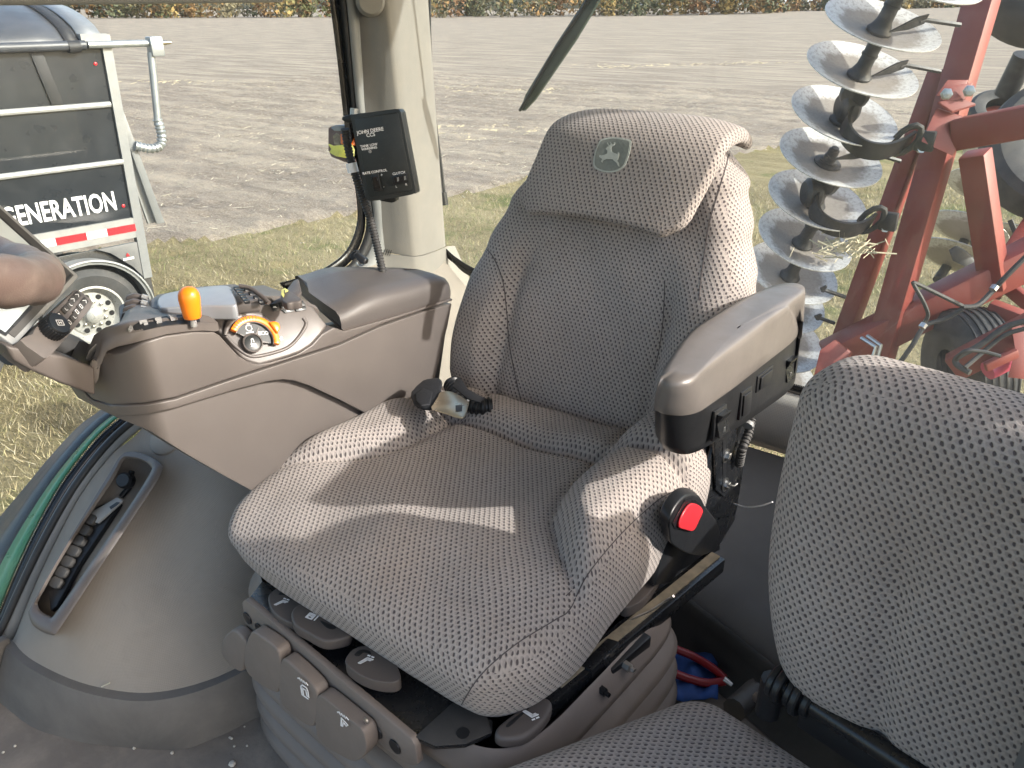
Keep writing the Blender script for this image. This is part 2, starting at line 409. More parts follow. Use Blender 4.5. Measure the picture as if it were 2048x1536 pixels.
def text(name, body, o, xd, yd, size, m, parent=None, depth=.0004, bold=0, sx=1, align='LEFT', **k):
    cu = bpy.data.curves.new('t', 'FONT'); cu.body = body; cu.size = 1; cu.extrude = depth/size; cu.offset = bold; cu.align_x = align; cu.resolution_u = 3
    ob = bpy.data.objects.new('t', cu); COL.objects.link(ob); dg = bpy.context.evaluated_depsgraph_get(); dg.update()
    me = ob.evaluated_get(dg).to_mesh(); xd = Vector(xd).normalized(); yd = Vector(yd).normalized(); zd = xd.cross(yd)
    v = [Vector(o) + xd*q.co.x*size*sx + yd*q.co.y*size + zd*q.co.z*size for q in me.vertices]; f = [list(p.vertices) for p in me.polygons]
    ob.evaluated_get(dg).to_mesh_clear(); bpy.data.objects.remove(ob); bpy.data.curves.remove(cu)
    return mk(name, v, f, m, parent, smooth=False, **k)
def stroke_g(pts, o, xd, yd, wdt, depth=.0006):
    """flat printed line in the plane xd, yd"""
    xd = Vector(xd).normalized(); yd = Vector(yd).normalized(); zd = xd.cross(yd); g = Geo()
    for (a, b) in zip(pts, pts[1:]):
        A = Vector(o)+xd*a[0]+yd*a[1]; B = Vector(o)+xd*b[0]+yd*b[1]; d = (B-A)
        if d.length < 1e-7: continue
        d.normalize(); s = zd.cross(d)*wdt/2; e = d*wdt*.3
        q = [A-e-s, B+e-s, B+e+s, A-e+s]; g.add(q+[p+zd*depth for p in q], [[0, 1, 2, 3][::-1], [4, 5, 6, 7], [0, 1, 5, 4], [1, 2, 6, 5], [2, 3, 7, 6], [3, 0, 4, 7]])
    return g
def icon(strokes, o, xd, yd, wdt, parent, m='white', name='symbol', depth=.0006):
    g = Geo()
    for s in strokes:
        q = stroke_g(s, o, xd, yd, wdt, depth); g.add(q.v, q.f)
    return g.obj(name, m, parent, smooth=False)
def beam_g(a, b, w_, h, up=V(0, 0, 1), bevel=.008):
    a = Vector(a); b = Vector(b); s, u, d = frame_of(b-a, up)
    pts = [a+s*x*w_/2+u*y*h/2 for x, y in ((-1, -1), (1, -1), (1, 1), (-1, 1))]
    return slab_g(pts, b-a, bevel, 2)
def beam(name, a, b, w_, h, m, parent=None, up=V(0, 0, 1), bevel=.008, **k):
    v, f = beam_g(a, b, w_, h, up, bevel); return mk(name, v, f, m, parent, **k)
def struct(o): o['kind'] = 'structure'; return o
def bvh_of(*obs):
    v = []; f = []
    for o in obs:
        n = len(v); mw = Vector(o['_o']); v += [q.co+mw for q in o.data.vertices]; f += [[i+n for i in p.vertices] for p in o.data.polygons]
    return BVHTree.FromPolygons(v, f)
def hit(b, u, v, lift=0):
    r = ray(u, v); h = b.ray_cast(EYE, r)
    if h[0] is None: return None, None
    n = h[1].normalized()
    if n.dot(r) > 0: n = -n
    return h[0]+n*lift, n

# ================================================================== SETTING
def hgt(x, y):
    """height of the land: flat by the tractor, a long gentle rise towards the rear"""
    d = math.hypot(x, y); az = math.degrees(math.atan2(-x, y))     # left of straight back is positive here
    rise = sstep(45, -5, az)
    return GROUND + rise*4.6*sstep(60, 330, d) + .5*math.sin(x*.021)*sstep(60, 200, d)
def soilmat(name, a, b, c, grass):
    m, nt, out = newmat(name)
    p = N(nt, 'ShaderNodeBsdfPrincipled'); nt.links.new(p.outputs[0], out.inputs[0]); p.inputs['Roughness'].default_value = .95; p.inputs['Specular IOR Level'].default_value = .1
    g = N(nt, 'ShaderNodeNewGeometry').outputs['Position']
    mp = N(nt, 'ShaderNodeMapping'); nt.links.new(g, mp.inputs[0]); mp.inputs['Rotation'].default_value = (0, 0, math.radians(-28)); mp.inputs['Scale'].default_value = (.16, 1, 1)
    rows = noise(nt, mp.outputs[0], 1.4, 5, .6)
    mp2 = N(nt, 'ShaderNodeMapping'); nt.links.new(g, mp2.inputs[0]); mp2.inputs['Rotation'].default_value = (0, 0, math.radians(-28)); mp2.inputs['Scale'].default_value = (.35, 1, 1)
    mid = noise(nt, mp2.outputs[0], 7, 8, .7); fine = noise(nt, g, 34, 6, .75); pat = noise(nt, g, .25, 5, .6)
    col = mixc(nt, ramp(nt, mid, .34, .66), a, b)
    col = mixc(nt, mth(nt, 'MULTIPLY', ramp(nt, rows, .42, .62), .75), col, c)
    col = mixc(nt, mth(nt, 'MULTIPLY', ramp(nt, fine, .52, .66), .6), col, tuple(q*1.35 for q in c))
    col = mixc(nt, mth(nt, 'MULTIPLY', ramp(nt, fine, .36, .46, (1, 1, 1), (0, 0, 0)), .55), col, tuple(q*.45 for q in a))
    if grass:
        gn = noise(nt, g, .9, 6, .65)
        col = mixc(nt, ramp(nt, gn, .52, .68), col, (.12, .14, .05))
        col = mixc(nt, ramp(nt, noise(nt, g, .55, 6, .7), .56, .68), col, (.30, .24, .12))
    nt.links.new(col, p.inputs['Base Color'])
    b_ = N(nt, 'ShaderNodeBump'); b_.inputs['Strength'].default_value = .8; b_.inputs['Distance'].default_value = .08
    nt.links.new(mth(nt, 'ADD', mid, mth(nt, 'MULTIPLY', fine, .5)), b_.inputs['Height']); nt.links.new(b_.outputs[0], p.inputs['Normal'])
    return m
M['soil'] = soilmat('harvested_soil', (.175, .145, .12), (.27, .228, .19), (.39, .335, .265), False)
M['turf'] = soilmat('dry_turf', (.16, .13, .07), (.25, .21, .12), (.32, .27, .16), True)
def edge(t):                                     # the line where grass gives way to the field (plan)
    return V(*lerp(np.array([-22., -6.]), np.array([16., 40.]), t))
# points of the line, measured in the photograph
E_ = [at(u, v, z=GROUND) for u, v in ((290, 492), (450, 470), (560, 452), (680, 432), (905, 395), (1010, 365))] + [at(u, v, z=GROUND) for u, v in ((1500, 302), (1900, 296), (2040, 290))]
E_ = [E_[0] + (E_[0]-E_[3]).normalized()*40] + E_ + [E_[-1] + (E_[-1]-E_[-3]).normalized()*60]
def edge_y(x):
    for a, b in zip(E_, E_[1:]):
        if a.x <= x <= b.x or (b.x <= x <= a.x): return lerp(a.y, b.y, (x-a.x)/(b.x-a.x))
    return E_[0].y if x < E_[0].x else E_[-1].y
def in_grass(x, y): return y < edge_y(x) + .35*math.sin(x*2.1)+.25*math.sin(x*5.3+y)
# ground sheet with a denser middle
gx = sorted(set([s*q for s in (-1, 1) for q in (0, 3, 6, 9, 12, 16, 20, 26, 34, 45, 60, 80, 110, 150, 200, 260, 330, 420, 560, 800, 1400)]))
gv = [(x, y, hgt(x, y)) for y in gx for x in gx]; n_ = len(gx)
gf = [[j*n_+i, j*n_+i+1, (j+1)*n_+i+1, (j+1)*n_+i] for j in range(n_-1) for i in range(n_-1)]
struct(mk('field_soil', gv, gf, 'soil', angle=None))
# rough worked soil nearby: a finely relieved sheet that lies just above the ground
def clod(x, y):
    a = math.radians(-28); r = x*math.cos(a)-y*math.sin(a); s = x*math.sin(a)+y*math.cos(a)
    return .010*math.sin(s*8.3+.6*math.sin(r*.7)) + .007*math.sin(s*3.1+1.3*math.sin(r*.33))
hx = np.arange(-34, 12, .16); hy = np.arange(2, 34, .16); hv = []; 
nz = RNG.normal(0, .016, (len(hy), len(hx))); nz2 = RNG.normal(0, .016, (len(hy)//4+2, len(hx)//4+2))
for j, y in enumerate(hy):
    for i, x in enumerate(hx):
        a, b = i/4, j/4; ia, ib = int(a), int(b); fa, fb = a-ia, b-ib
        lo = (nz2[ib, ia]*(1-fa)+nz2[ib, ia+1]*fa)*(1-fb)+(nz2[ib+1, ia]*(1-fa)+nz2[ib+1, ia+1]*fa)*fb
        e_ = min(1, (i+1)/6, (len(hx)-i)/6, (j+1)/6, (len(hy)-j)/6)
        k_ = .0 if in_grass(x, y) else 1
        hv.append((x, y, hgt(x, y)+.004+(.05*k_+clod(x, y)*k_+(nz[j, i]+lo)*(.35+.65*k_)+.012)*e_))
hn = len(hx); hf = []; tf = []
for j in range(len(hy)-1):
    for i in range(hn-1):
        q = [j*hn+i, j*hn+i+1, (j+1)*hn+i+1, (j+1)*hn+i]; (tf if in_grass(hx[i], hy[j]) else hf).append(q)
def sub(name, faces, m):
    used = sorted({i for f in faces for i in f}); mp = {a: b for b, a in enumerate(used)}
    return mk(name, [hv[i] for i in used], [[mp[i] for i in f] for f in faces], m, angle=None)
struct(sub('worked_field_strip', hf, 'soil'))
struct(sub('grass_verge', tf, 'turf'))
nearv = [(-34, -30, GROUND+.003), (40, -30, GROUND+.003), (40, 2, GROUND+.003), (-34, 2, GROUND+.003)]
struct(mk('yard_ground', nearv, [[0, 1, 2, 3]], 'turf', smooth=False))
# second verge sheet to the right where the field is further
rv_ = [(12, 2, GROUND+.003), (40, 2, GROUND+.003), (40, edge_y(40), GROUND+.003), (12, edge_y(12), GROUND+.003)]
struct(mk('grass_verge', rv_, [[0, 1, 2, 3]], 'turf', smooth=False))

# grass blades and straw
def blades(name, n, area, test, hrange, wdt, cols, lean=.5, flat=False):
    m, nt, out = newmat(name+'_blades'); p = N(nt, 'ShaderNodeBsdfPrincipled'); nt.links.new(p.outputs[0], out.inputs[0])
    at_ = N(nt, 'ShaderNodeAttribute'); at_.attribute_name = 'tint'; nt.links.new(at_.outputs['Color'], p.inputs['Base Color']); p.inputs['Roughness'].default_value = .7
    v = []; f = []; c = []; k = 0
    while k < n:
        x = area[0]+random.random()*(area[1]-area[0]); y = area[2]+random.random()*(area[3]-area[2])
        if not test(x+random.gauss(0, .25), y+random.gauss(0, .35)): k += 1; continue
        z = hgt(x, y)+.01+(.045 if flat else 0); a = random.random()*6.283; h = random.uniform(*hrange)
        cl = sstep(.45, .8, .5+.5*math.sin(x*1.1+2*math.sin(y*.7))*math.sin(y*.9+x*.4))*1.9
        col = random.choice(cols[0] if random.random() < cl*.30 else cols[1]); br = random.uniform(.7, 1.25); col = tuple(min(1, q*br) for q in col)
        if flat:
            dx, dy = math.cos(a)*h/2, math.sin(a)*h/2; wx, wy = -math.sin(a)*wdt, math.cos(a)*wdt; t = random.uniform(-.02, .03)
            b = len(v); v += [(x-dx-wx, y-dy-wy, z), (x+dx-wx, y+dy-wy, z+t), (x+dx+wx, y+dy+wy, z+t+.004), (x-dx+wx, y-dy+wy, z+.004)]; f.append([b, b+1, b+2, b+3]); c += [col]*4
        else:
            lx, ly = random.gauss(0, lean)*h, random.gauss(0, lean)*h; wx, wy = math.cos(a)*wdt, math.sin(a)*wdt
            b = len(v); v += [(x-wx, y-wy, z-.02), (x+wx, y+wy, z-.02), (x+lx, y+ly, z+h)]; f.append([b, b+1, b+2]); c += [col]*3
        k += 1
    o = mk(name, v, f, m, smooth=False)
    ca = o.data.color_attributes.new('tint', 'FLOAT_COLOR', 'POINT'); ca.data.foreach_set('color', [q for t in c for q in (*t, 1)])
    return o
green = [(.13, .16, .05), (.18, .21, .07), (.11, .14, .05)]; dry = [(.40, .34, .20), (.46, .40, .26), (.34, .28, .16), (.28, .26, .12), (.44, .39, .28)]
vis = lambda x, y: in_grass(x, y)
o = blades('verge_grass', 90000, (-16, 3, 2, 15), vis, (.03, .09), .005, (green, dry), .8)
tag(o, 'dry straw-coloured grass with green patches between tractor and field', 'grass', kind='stuff')
o = blades('implement_grass', 60000, (-4, 11, 4.5, 17), vis, (.03, .09), .006, (green, dry), .8)
tag(o, 'dry tufted grass under and behind the red disc harrow', 'grass', kind='stuff')
nearg = lambda x, y: True
o = blades('near_grass', 26000, (-9, -1.9, -2.5, 3.2), nearg, (.03, .09), .004, (green, dry), .8)
tag(o, 'patchy green and dry grass beside the tractor wheel', 'grass', kind='stuff')
o = blades('crop_residue', 34000, (-26, 10, 5, 32), lambda x, y: not in_grass(x, y), (.06, .22), .006, ([(.50, .44, .32)], [(.42, .36, .26), (.30, .25, .19), (.56, .50, .38)]), flat=True)
tag(o, 'scattered pale straw and stalk bits over the bare field', 'straw', kind='stuff')
def streak():
    g = Geo()
    for (a, b, n) in (((872, 177), (1160, 184), 330), ((1180, 136), (1560, 126), 160), ((300, 165), (640, 172), 120), ((880, 262), (1040, 268), 160)):
        A = at(*a, z=GROUND); B = at(*b, z=GROUND)
        for k in range(n):
            c = A.lerp(B, random.random())+V(random.gauss(0, .9), random.gauss(0, .8), 0); c.z = hgt(c.x, c.y)+.05; q = random.random()*3.14; l = random.uniform(.06, .2); d = V(math.cos(q), math.sin(q), random.uniform(-.1, .25))*l; w2 = V(-math.sin(q), math.cos(q), .4)*.016
            g.add([c-d-w2, c+d-w2, c+d+w2, c-d+w2], [[0, 1, 2, 3]])
    o = g.obj('straw_windrow', mat('windrow_straw', (.50, .42, .27), .85), None, smooth=False)
    tag(o, 'thin pale streaks of straw left in lines across the bare field', 'straw', kind='stuff')
streak()
# far wood
def farwood():
    m, nt, out = newmat('autumn_leaves'); p = N(nt, 'ShaderNodeBsdfPrincipled'); nt.links.new(p.outputs[0], out.inputs[0]); p.inputs['Roughness'].default_value = .9
    a = N(nt, 'ShaderNodeAttribute'); a.attribute_name = 'tint'; nt.links.new(a.outputs['Color'], p.inputs['Base Color'])
    v = []; f = []; c = []
    cols = [(.10, .11, .045), (.13, .12, .05), (.19, .10, .045), (.22, .13, .05), (.08, .09, .05), (.15, .13, .08), (.24, .17, .06)]
    for k in range(330):
        az = math.radians(random.uniform(-1, 68)); d = random.uniform(262, 300); x = -math.sin(az)*d; y = math.cos(az)*d; z0 = hgt(x, y)
        if az < math.radians(18): d += 40; x = -math.sin(az)*d; y = math.cos(az)*d; z0 = hgt(x, y)-1.5
        h = random.uniform(7, 12) if az > math.radians(18) else random.uniform(4, 7); r = h*.42; col = random.choice(cols)
        for q in range(110):
            t = random.random(); rr = r*(.35+math.sin(t*3.0)*.65)*random.random()**.4; b = random.random()*6.28
            P = V(x+math.cos(b)*rr, y+math.sin(b)*rr, z0+.2+t*h); s = random.uniform(.3, .75)
            A = V(random.gauss(0, 1), random.gauss(0, 1), random.gauss(0, 1)).normalized()*s; B = V(random.gauss(0, 1), random.gauss(0, 1), random.gauss(0, 1)).normalized()*s
            i = len(v); v += [P-A, P+B, P+A, P-B]; f.append([i, i+1, i+2, i+3]); br = random.uniform(.6, 1.35); c += [tuple(u*br for u in col)]*4
    o = mk('far_woodland', v, f, m, smooth=False)
    ca = o.data.color_attributes.new('tint', 'FLOAT_COLOR', 'POINT'); ca.data.foreach_set('color', [q for t in c for q in (*t, 1)])
    tag(o, 'belt of green and russet autumn trees along the far field edge', 'woodland', kind='stuff')
farwood()
# far farm buildings and cars on the skyline
M['shed'] = mat('pale_sheet_metal', (.66, .72, .78), .6, var=.04); M['shedroof'] = mat('shed_roof', (.35, .38, .42), .6)
def farp(u, v): return at(u, v, d=300)
for i, (u0, u1, v1, lab) in enumerate(((1560, 1700, 8.5, 'long pale blue farm shed on the skyline behind the topmost discs'), (1440, 1480, 7, 'small grey farm building on the skyline left of the long shed'), (1845, 1890, 8, 'low farm building on the skyline beside the red harrow beam'))):
    a = farp(u0, v1+3); b = farp(u1, v1+3); base = (a+b)/2
    t = thing('farm_shed', lab, 'shed', tuple(base)); d = (b-a); dep = V(-d.y, d.x, 0).normalized()*12
    slab('wall', [a, b, b+dep, a+dep], (0, 0, 3.4), 'shed', t, bevel=0, smooth=False)
    mid = lambda p, q: (p+q)/2
    z = V(0, 0, 3.4); e = V(0, 0, 5.6); ov = dep*.04
    mk('roof', [a+z-ov, b+z-ov, mid(b, b+dep)+e, mid(a, a+dep)+e, a+dep+z+ov, b+dep+z+ov], [[0, 1, 2, 3], [3, 2, 5, 4]], 'shedroof', t, smooth=False)
    for q in range(3):
        c = a.lerp(b, .2+.3*q)-dep*.005; s = d.normalized(); slab('door', [c, c+s*2.2, c+s*2.2+V(0, 0, 2.4), c+V(0, 0, 2.4)], -dep*.004, 'shedroof', t, bevel=0, smooth=False)
M['carpaint'] = mat('white_car_paint', (.75, .75, .75), .3)
for u, lab in ((1283, 'tiny white car parked on the far skyline, left one'), (1330, 'tiny white car parked on the far skyline, right one')):
    c = farp(u, 12.5); t = thing('parked_car', lab, 'car', tuple(c)); s = V(1, .1, 0).normalized(); y = V(-.1, 1, 0).normalized()
    prof = [(-2.1, .4), (-2.1, .95), (-1.2, 1.05), (-.7, 1.5), (.9, 1.5), (1.4, 1.0), (2.1, .9), (2.1, .4)]
    slab('body', [c+s*a+V(0, 0, b) for a, b in prof], y*1.7, 'carpaint', t, bevel=.05)
    for k in (-1.3, 1.3):
        g = Geo().add(*lathe_g([(0, -.1), (.34, -.1), (.34, .1), (0, .1)], c+s*k+V(0, 0, .34), y, 12)); g.obj('wheel', 'tyre', t)

# ================================================================== GRAIN TRAILER
M['tpanel'] = mat('dusty_black_trailer_side', (.011, .015, .021), .3, var=.15, vs=2, dirt=.3, dcol=(.03, .035, .042), ds=5)
M['tarp'] = mat('black_vinyl_tarp', (.05, .055, .065), .4, var=.2, vs=3, dirt=.3, dcol=(.1, .1, .11), ds=3)
M['tarpst'] = mat('tarp_strap', (.02, .021, .024), .6)
M['alu'] = mat('trailer_aluminium', (.25, .26, .27), .4, .4, var=.06, dirt=.15, dcol=(.5, .47, .42))
M['aluw'] = mat('painted_rail_white', (.25, .25, .245), .5, var=.04, dirt=.2, dcol=(.55, .5, .44))
M['reflr'] = mat('red_reflective_tape', (.65, .02, .03), .35, var=.05); M['reflw'] = mat('silver_reflective_tape', (.6, .66, .7), .35, var=.05)
M['galv'] = mat('grey_steel', (.34, .34, .335), .5, .2, var=.08)
P0 = at(300, 580, x=-6.8); P0.z = GROUND; ta = math.radians(8)
TF = -V(math.sin(ta), math.cos(ta), 0); TN = V(math.cos(ta), -math.sin(ta), 0)
def T(s, h, o=0): return P0 + TF*s + V(0, 0, h) + TN*o
tr = thing('grain_trailer', 'black and silver hopper-bottom grain trailer with rolled tarp, parked beyond the cab window', 'trailer', tuple(T(2, 0, -1.2)))
LEN = 4.5; W_ = 2.4
# side panels (the wall between ribs) and body
def tb(name, s0, s1, h0, h1, o0, o1, m, bevel=.004, par=None, skew=0):
    a = [T(s0+(skew*(h0-.5)), h0, o0), T(s1, h0, o0), T(s1, h0, o1), T(s0+(skew*(h0-.5)), h0, o1)]
    bb = [T(s0+(skew*(h1-.5)), h1, o0), T(s1, h1, o0), T(s1, h1, o1), T(s0+(skew*(h1-.5)), h1, o1)]
    v = a+bb; f = [[0, 3, 2, 1], [4, 5, 6, 7], [0, 1, 5, 4], [1, 2, 6, 5], [2, 3, 7, 6], [3, 0, 4, 7]]
    return mk(name, v, f, m, par or tr, smooth=False)
SK = -.035
tb('side_panel', .03, LEN, 1.30, 1.86, -.03, 0, 'tpanel', skew=SK); tb('side_panel', .03, LEN, 1.865, 2.385, -.03, -.002, 'tpanel', skew=SK); tb('side_panel', .03, LEN, 2.39, 2.92, -.03, 0, 'tpanel', skew=SK)
tb('far_side_panel', .03, LEN, 1.1, 2.92, -W_, -W_+.03, 'tpanel')
tb('front_wall', LEN, LEN+.05, 1.1, 2.92, -W_, 0, 'alu'); tb('rear_wall', 0, .05, 1.3, 2.92, -W_+.03, -.03, 'alu', skew=SK)
for h in (1.865, 2.387): tube('side_rib', [T(.0, h, .012), T(LEN, h, .012)], .027, 'galv', tr, seg=8)
tb('bottom_rail', -.02, LEN, 1.13, 1.325, -.05, .028, 'aluw')
for k in range(9):
    s0 = .02+k*.465
    tb('red_reflector', s0, s0+.27, 1.195, 1.265, .028, .033, 'reflr')
    tb('silver_reflector', s0+.273, s0+.462, 1.195, 1.265, .028, .033, 'reflw')
# corner post and rear angled frame
for nm, s0, s1, o1, m_ in (('corner_post', -.035, .05, .03, 'alu'),):
    v = []
    for h in (.70, 2.98):
        k_ = SK*(h-.5)
        v += [T(s0+k_, h, -.05), T(s1+k_, h, -.05), T(s1+k_, h, o1), T(s0+k_, h, o1)]
    mk(nm, v, [[0, 3, 2, 1], [4, 5, 6, 7], [0, 1, 5, 4], [1, 2, 6, 5], [2, 3, 7, 6], [3, 0, 4, 7]], m_, tr, smooth=False)
def tpoly(name, pts, thick, m, bevel=.004, **k): return slab(name, [T(*p) for p in pts], TN*thick, m, tr, bevel=bevel, **k)
tpoly('rear_slope_frame', [(-.06, 2.2, -.03), (-.20, 1.22, -.03), (-.28, 1.22, -.03), (-.10, 2.35, -.03)], .05, 'alu')
tpoly('rear_slope_frame', [(-.035, 2.0, -.09), (-.14, 1.22, -.09), (-.21, 1.22, -.09), (-.07, 2.2, -.09)], .04, 'galv')
tpoly('gusset', [(.0, 1.08, -.01), (.42, 1.08, -.01), (.30, 1.02, -.01), (.12, .84, -.01), (.02, .68, -.01)], .03, mat('gusset_grey', (.15, .15, .15), .5))
tpoly('mud_panel', [(.06, 1.07, -.06), (LEN, 1.07, -.06), (LEN, .6, -.06), (.05, .42, -.06)], .03, 'tpanel')
# ladder-like dark brace
tpoly('brace_plate', [(.48, 2.92, .0), (.58, 2.92, .0), (.50, 2.42, .0), (.40, 2.42, .0)], .02, 'tarpst')
# roof bows: rounded tarp + metal end cap
def arch(s, h0, rise, n=14, o_in=0.02):
    return [T(s, h0+rise*math.sin(math.pi*i/n)**.62, o_in-(W_+2*o_in)*i/n) for i in range(n+1)]
rows = [arch(.10+.4*i, 2.90+.006*math.sin(i*2.2), .33+.02*math.sin(i*1.7), 16, .045) for i in range(12)]
loft('tarp', rows, 'tarp', tr, solid=.01)
rows = [arch(-.06, 2.93, .30, 16, .03), arch(.14, 2.93, .32, 16, .03)]
loft('end_cap', rows, 'alu', tr, solid=.03)
v_ = arch(-.05, 2.93, .30, 16, .02) ; mk('end_cap_face', v_, [list(range(len(v_)))], 'aluw', tr, smooth=False)
tb('end_cap_band', -.09, .14, 2.90, 2.99, -.05, .05, 'aluw')
tube('tarp_roll', [T(.12, 2.90, .06), T(LEN, 2.88, .06)], .042, 'tarp', tr, seg=10)
for s in (.22, .95, 1.7):
    loft('strap', [arch(s-.05, 2.912, .345, 16, .06), arch(s+.05, 2.912, .345, 16, .06)], 'tarpst', tr, solid=.01)
    tube('strap_loop', [T(s-.05, 2.89, .06), T(s+.05, 2.89, .06)], .052, 'tarpst', tr, seg=10)
# roll pipe and crank
cr = V(0, 0, 0)
tube('roll_pipe', [T(.1, 2.90, .06), T(-.52, 2.90, .06)], .032, 'zinc', tr)
tube('pipe_end', [T(-.52, 2.90, .06), T(-.60, 2.90, .06), T(-.66, 2.90, .06)], [.022, .022, .012], 'brass', tr)
mk('crank_knuckle', *box_g(T(-.5, 2.87, .06), (.12, .12, .17), Matrix.Rotation(-ta, 3, 'Z'), .01), 'zinc', tr)
tube('crank_arm', smoothpts([T(-.45, 2.82, .06), T(-.42, 2.5, .06), T(-.39, 2.2, .06)], 3), .034, 'zinc', tr)
v, f = conduit_g(smoothpts([T(-.39, 2.22, .06), T(-.40, 2.08, .06), T(-.37, 1.98, .06), T(-.27, 1.96, .06), T(-.14, 2.0, .04)], 6), .046, .04, 12)
mk('hose_elbow', v, f, 'zinc', tr)
# wheel, mudguard
wc = T(.60, .47, .0)
lathe('tyre', [(.26, -.10), (.30, -.13), (.40, -.14), (.46, -.10), (.475, 0), (.46, .08), (.40, .115), (.32, .10), (.285, .085), (.285, -.1)], wc, TN, 'tyre', tr, seg=48)
rimo = lathe('rim', [(.29, .09), (.295, .10), (.275, .105), (.265, .06), (.235, .0), (.225, -.005), (.21, .02), (.15, .03), (.10, .035), (.085, .06), (.08, .10), (.05, .125), (0, .13)], wc, TN, mat('polished_rim', (.36, .36, .35), .3, .25, var=.1, dirt=.2, dcol=(.35, .33, .3), ds=8), tr, seg=48)
tb('rear_mudflap', -.03, .04, .35, .70, -.3, .01, 'rubber')
s_, u_, d_ = frame_of(TN)
for k in range(10):
    a = k*math.pi/5+.2; c = wc+TN*.03+(s_*math.cos(a)+u_*math.sin(a))*.178
    v, f = lathe_g([(.026, -.01), (.026, .004), (.0, .004)], c, TN, 12); mk('hand_hole', v, f, 'black', rimo)
for k in range(10):
    a = k*math.pi/5+.51; c = wc+TN*.035+(s_*math.cos(a)+u_*math.sin(a))*.125
    v, f = lathe_g([(.014, 0), (.014, .025), (.0, .03)], c, TN, 6); mk('lug_nut', v, f, 'steel', rimo)
def garc(r0, r1, o, m, nm, a0=5, a1=178, th=.02, c=wc):
    rows = []
    for i in range(29):
        a = math.radians(a0+(a1-a0)*i/28); e = -TF*math.cos(a)+V(0, 0, math.sin(a))
        rows.append([c+e*r0+TN*o, c+e*r1+TN*(o), c+e*r1+TN*(o-.5), c+e*r0+TN*(o-.5)])
    loft(nm, rows, m, tr, closed=True, angle=30)
garc(.52, .545, .16, 'alu', 'mudguard'); 
for r in (.53, .548): 
    tube('mudguard_lip', [wc+(-TF*math.cos(math.radians(a))+V(0, 0, math.sin(math.radians(a))))*(r+.01)+TN*(.17 if r > .54 else .12) for a in range(2, 180, 6)], .012, 'zinc', tr, seg=6)
lathe('mud_inner', [(0, -.2), (.50, -.2)], wc, TN, 'black', tr)
mk('second_tyre', *lathe_g([(.26, -.10), (.30, -.13), (.40, -.14), (.46, -.10), (.475, 0), (.46, .08), (.40, .115), (.32, .10), (.285, .085), (.285, -.1)], T(1.85, .47, .0), TN, 48), 'tyre', tr)
mk('second_rim', *lathe_g([(.29, .09), (.295, .10), (.275, .105), (.265, .06), (.235, .0), (.21, .02), (.10, .035), (.085, .06), (.08, .10), (0, .13)], T(1.85, .47, .0), TN, 40), bpy.data.materials['polished_rim'], tr)
tube('mudguard_lip', [T(1.85, .47, -.12)+(-TF*math.cos(math.radians(a))+V(0, 0, math.sin(math.radians(a))))*.55+TN*.2 for a in range(2, 180, 6)], .02, 'zinc', tr, seg=6)
for s in (.6, 1.85):
    mk('inner_tyre', *lathe_g([(.2, -.10), (.40, -.14), (.46, -.10), (.475, 0), (.46, .08), (.40, .115), (.2, .085)], T(s, .47, -W_+.2), TN, 32), 'tyre', tr)
tube('axle', [T(.6, .47, -.1), T(.6, .47, -W_+.1)], .06, 'black', tr); tube('axle', [T(1.85, .47, -.1), T(1.85, .47, -W_+.1)], .06, 'black', tr)
tb('frame_rail', .1, LEN, .75, .95, -.5, -.42, 'black')
for s_0, h_ in ((.05, 2.74), (.08, 1.45)): lathe('marker_light', [(.015, 0), (.015, .008), (.008, .012), (0, .012)], T(s_0, h_, .0), TN, 'reflr', tr, seg=14)
# lettering reads towards the rear of the trailer
GL = text('lettering', 'GENERATION', T(.10+.93, 1.405, .003), -TF, V(0, 0, 1), .25, 'white', tr, .002, bold=.02)
# stretch the word to its measured width (0.06 - 1.06 m from the corner)
me_ = GL.data; xs = [(q.co).dot(-TF) for q in me_.vertices]; w0 = max(xs)-min(xs); k_ = .98/w0; c0 = (max(xs)+min(xs))/2
for q in me_.vertices: q.co += -TF*((q.co.dot(-TF)-c0)*(k_-1))
GL.location = T(.145+.49, 1.42, .004) - Vector(tr['_o']); GL.location.z = T(0, 1.42).z-tr['_o'][2]
icon([[(-.05, 0), (.05, 0)], [(-.05, .012), (.05, .012)]], T(.15, .93, .031), -TF, V(0, 0, 1), .01, tr, name='small_badge')
icon([[(-.012, .035), (0, .06), (.012, .035), (-.012, .035)]], T(.15, .93, .031), -TF, V(0, 0, 1), .008, tr, m='reflr', name='small_badge')

# ================================================================== DISC HARROW
M['disc'] = (lambda: None)
def discmat():
    m, nt, out = newmat('scoured_disc_steel'); p = N(nt, 'ShaderNodeBsdfPrincipled'); nt.links.new(p.outputs[0], out.inputs[0])
    ob = N(nt, 'ShaderNodeTexCoord').outputs['Object']
    ln = N(nt, 'ShaderNodeVectorMath', operation='LENGTH'); nt.links.new(ob, ln.inputs[0]); r = ln.outputs['Value']
    n = noise(nt, ob, 9, 7, .7, .4); n2 = noise(nt, ob, 60, 6, .75)
    k = mth(nt, 'ADD', r, mth(nt, 'MULTIPLY', mth(nt, 'SUBTRACT', n, .5), .22))
    shine = ramp(nt, k, .18, .23)
    fle = ramp(nt, n2, .5, .58)
    c = mixc(nt, shine, (.27, .24, .215), (.62, .605, .585)); c = mixc(nt, mth(nt, 'MULTIPLY', fle, .45), c, (.20, .17, .145))
    nt.links.new(c, p.inputs['Base Color'])
    nt.links.new(mth(nt, 'MULTIPLY_ADD', shine, .3, .1, clamp=True), p.inputs['Metallic'])
    nt.links.new(mth(nt, 'MULTIPLY_ADD', n2, .35, .38, clamp=True), p.inputs['Roughness'])
    return m
M['disc'] = discmat()
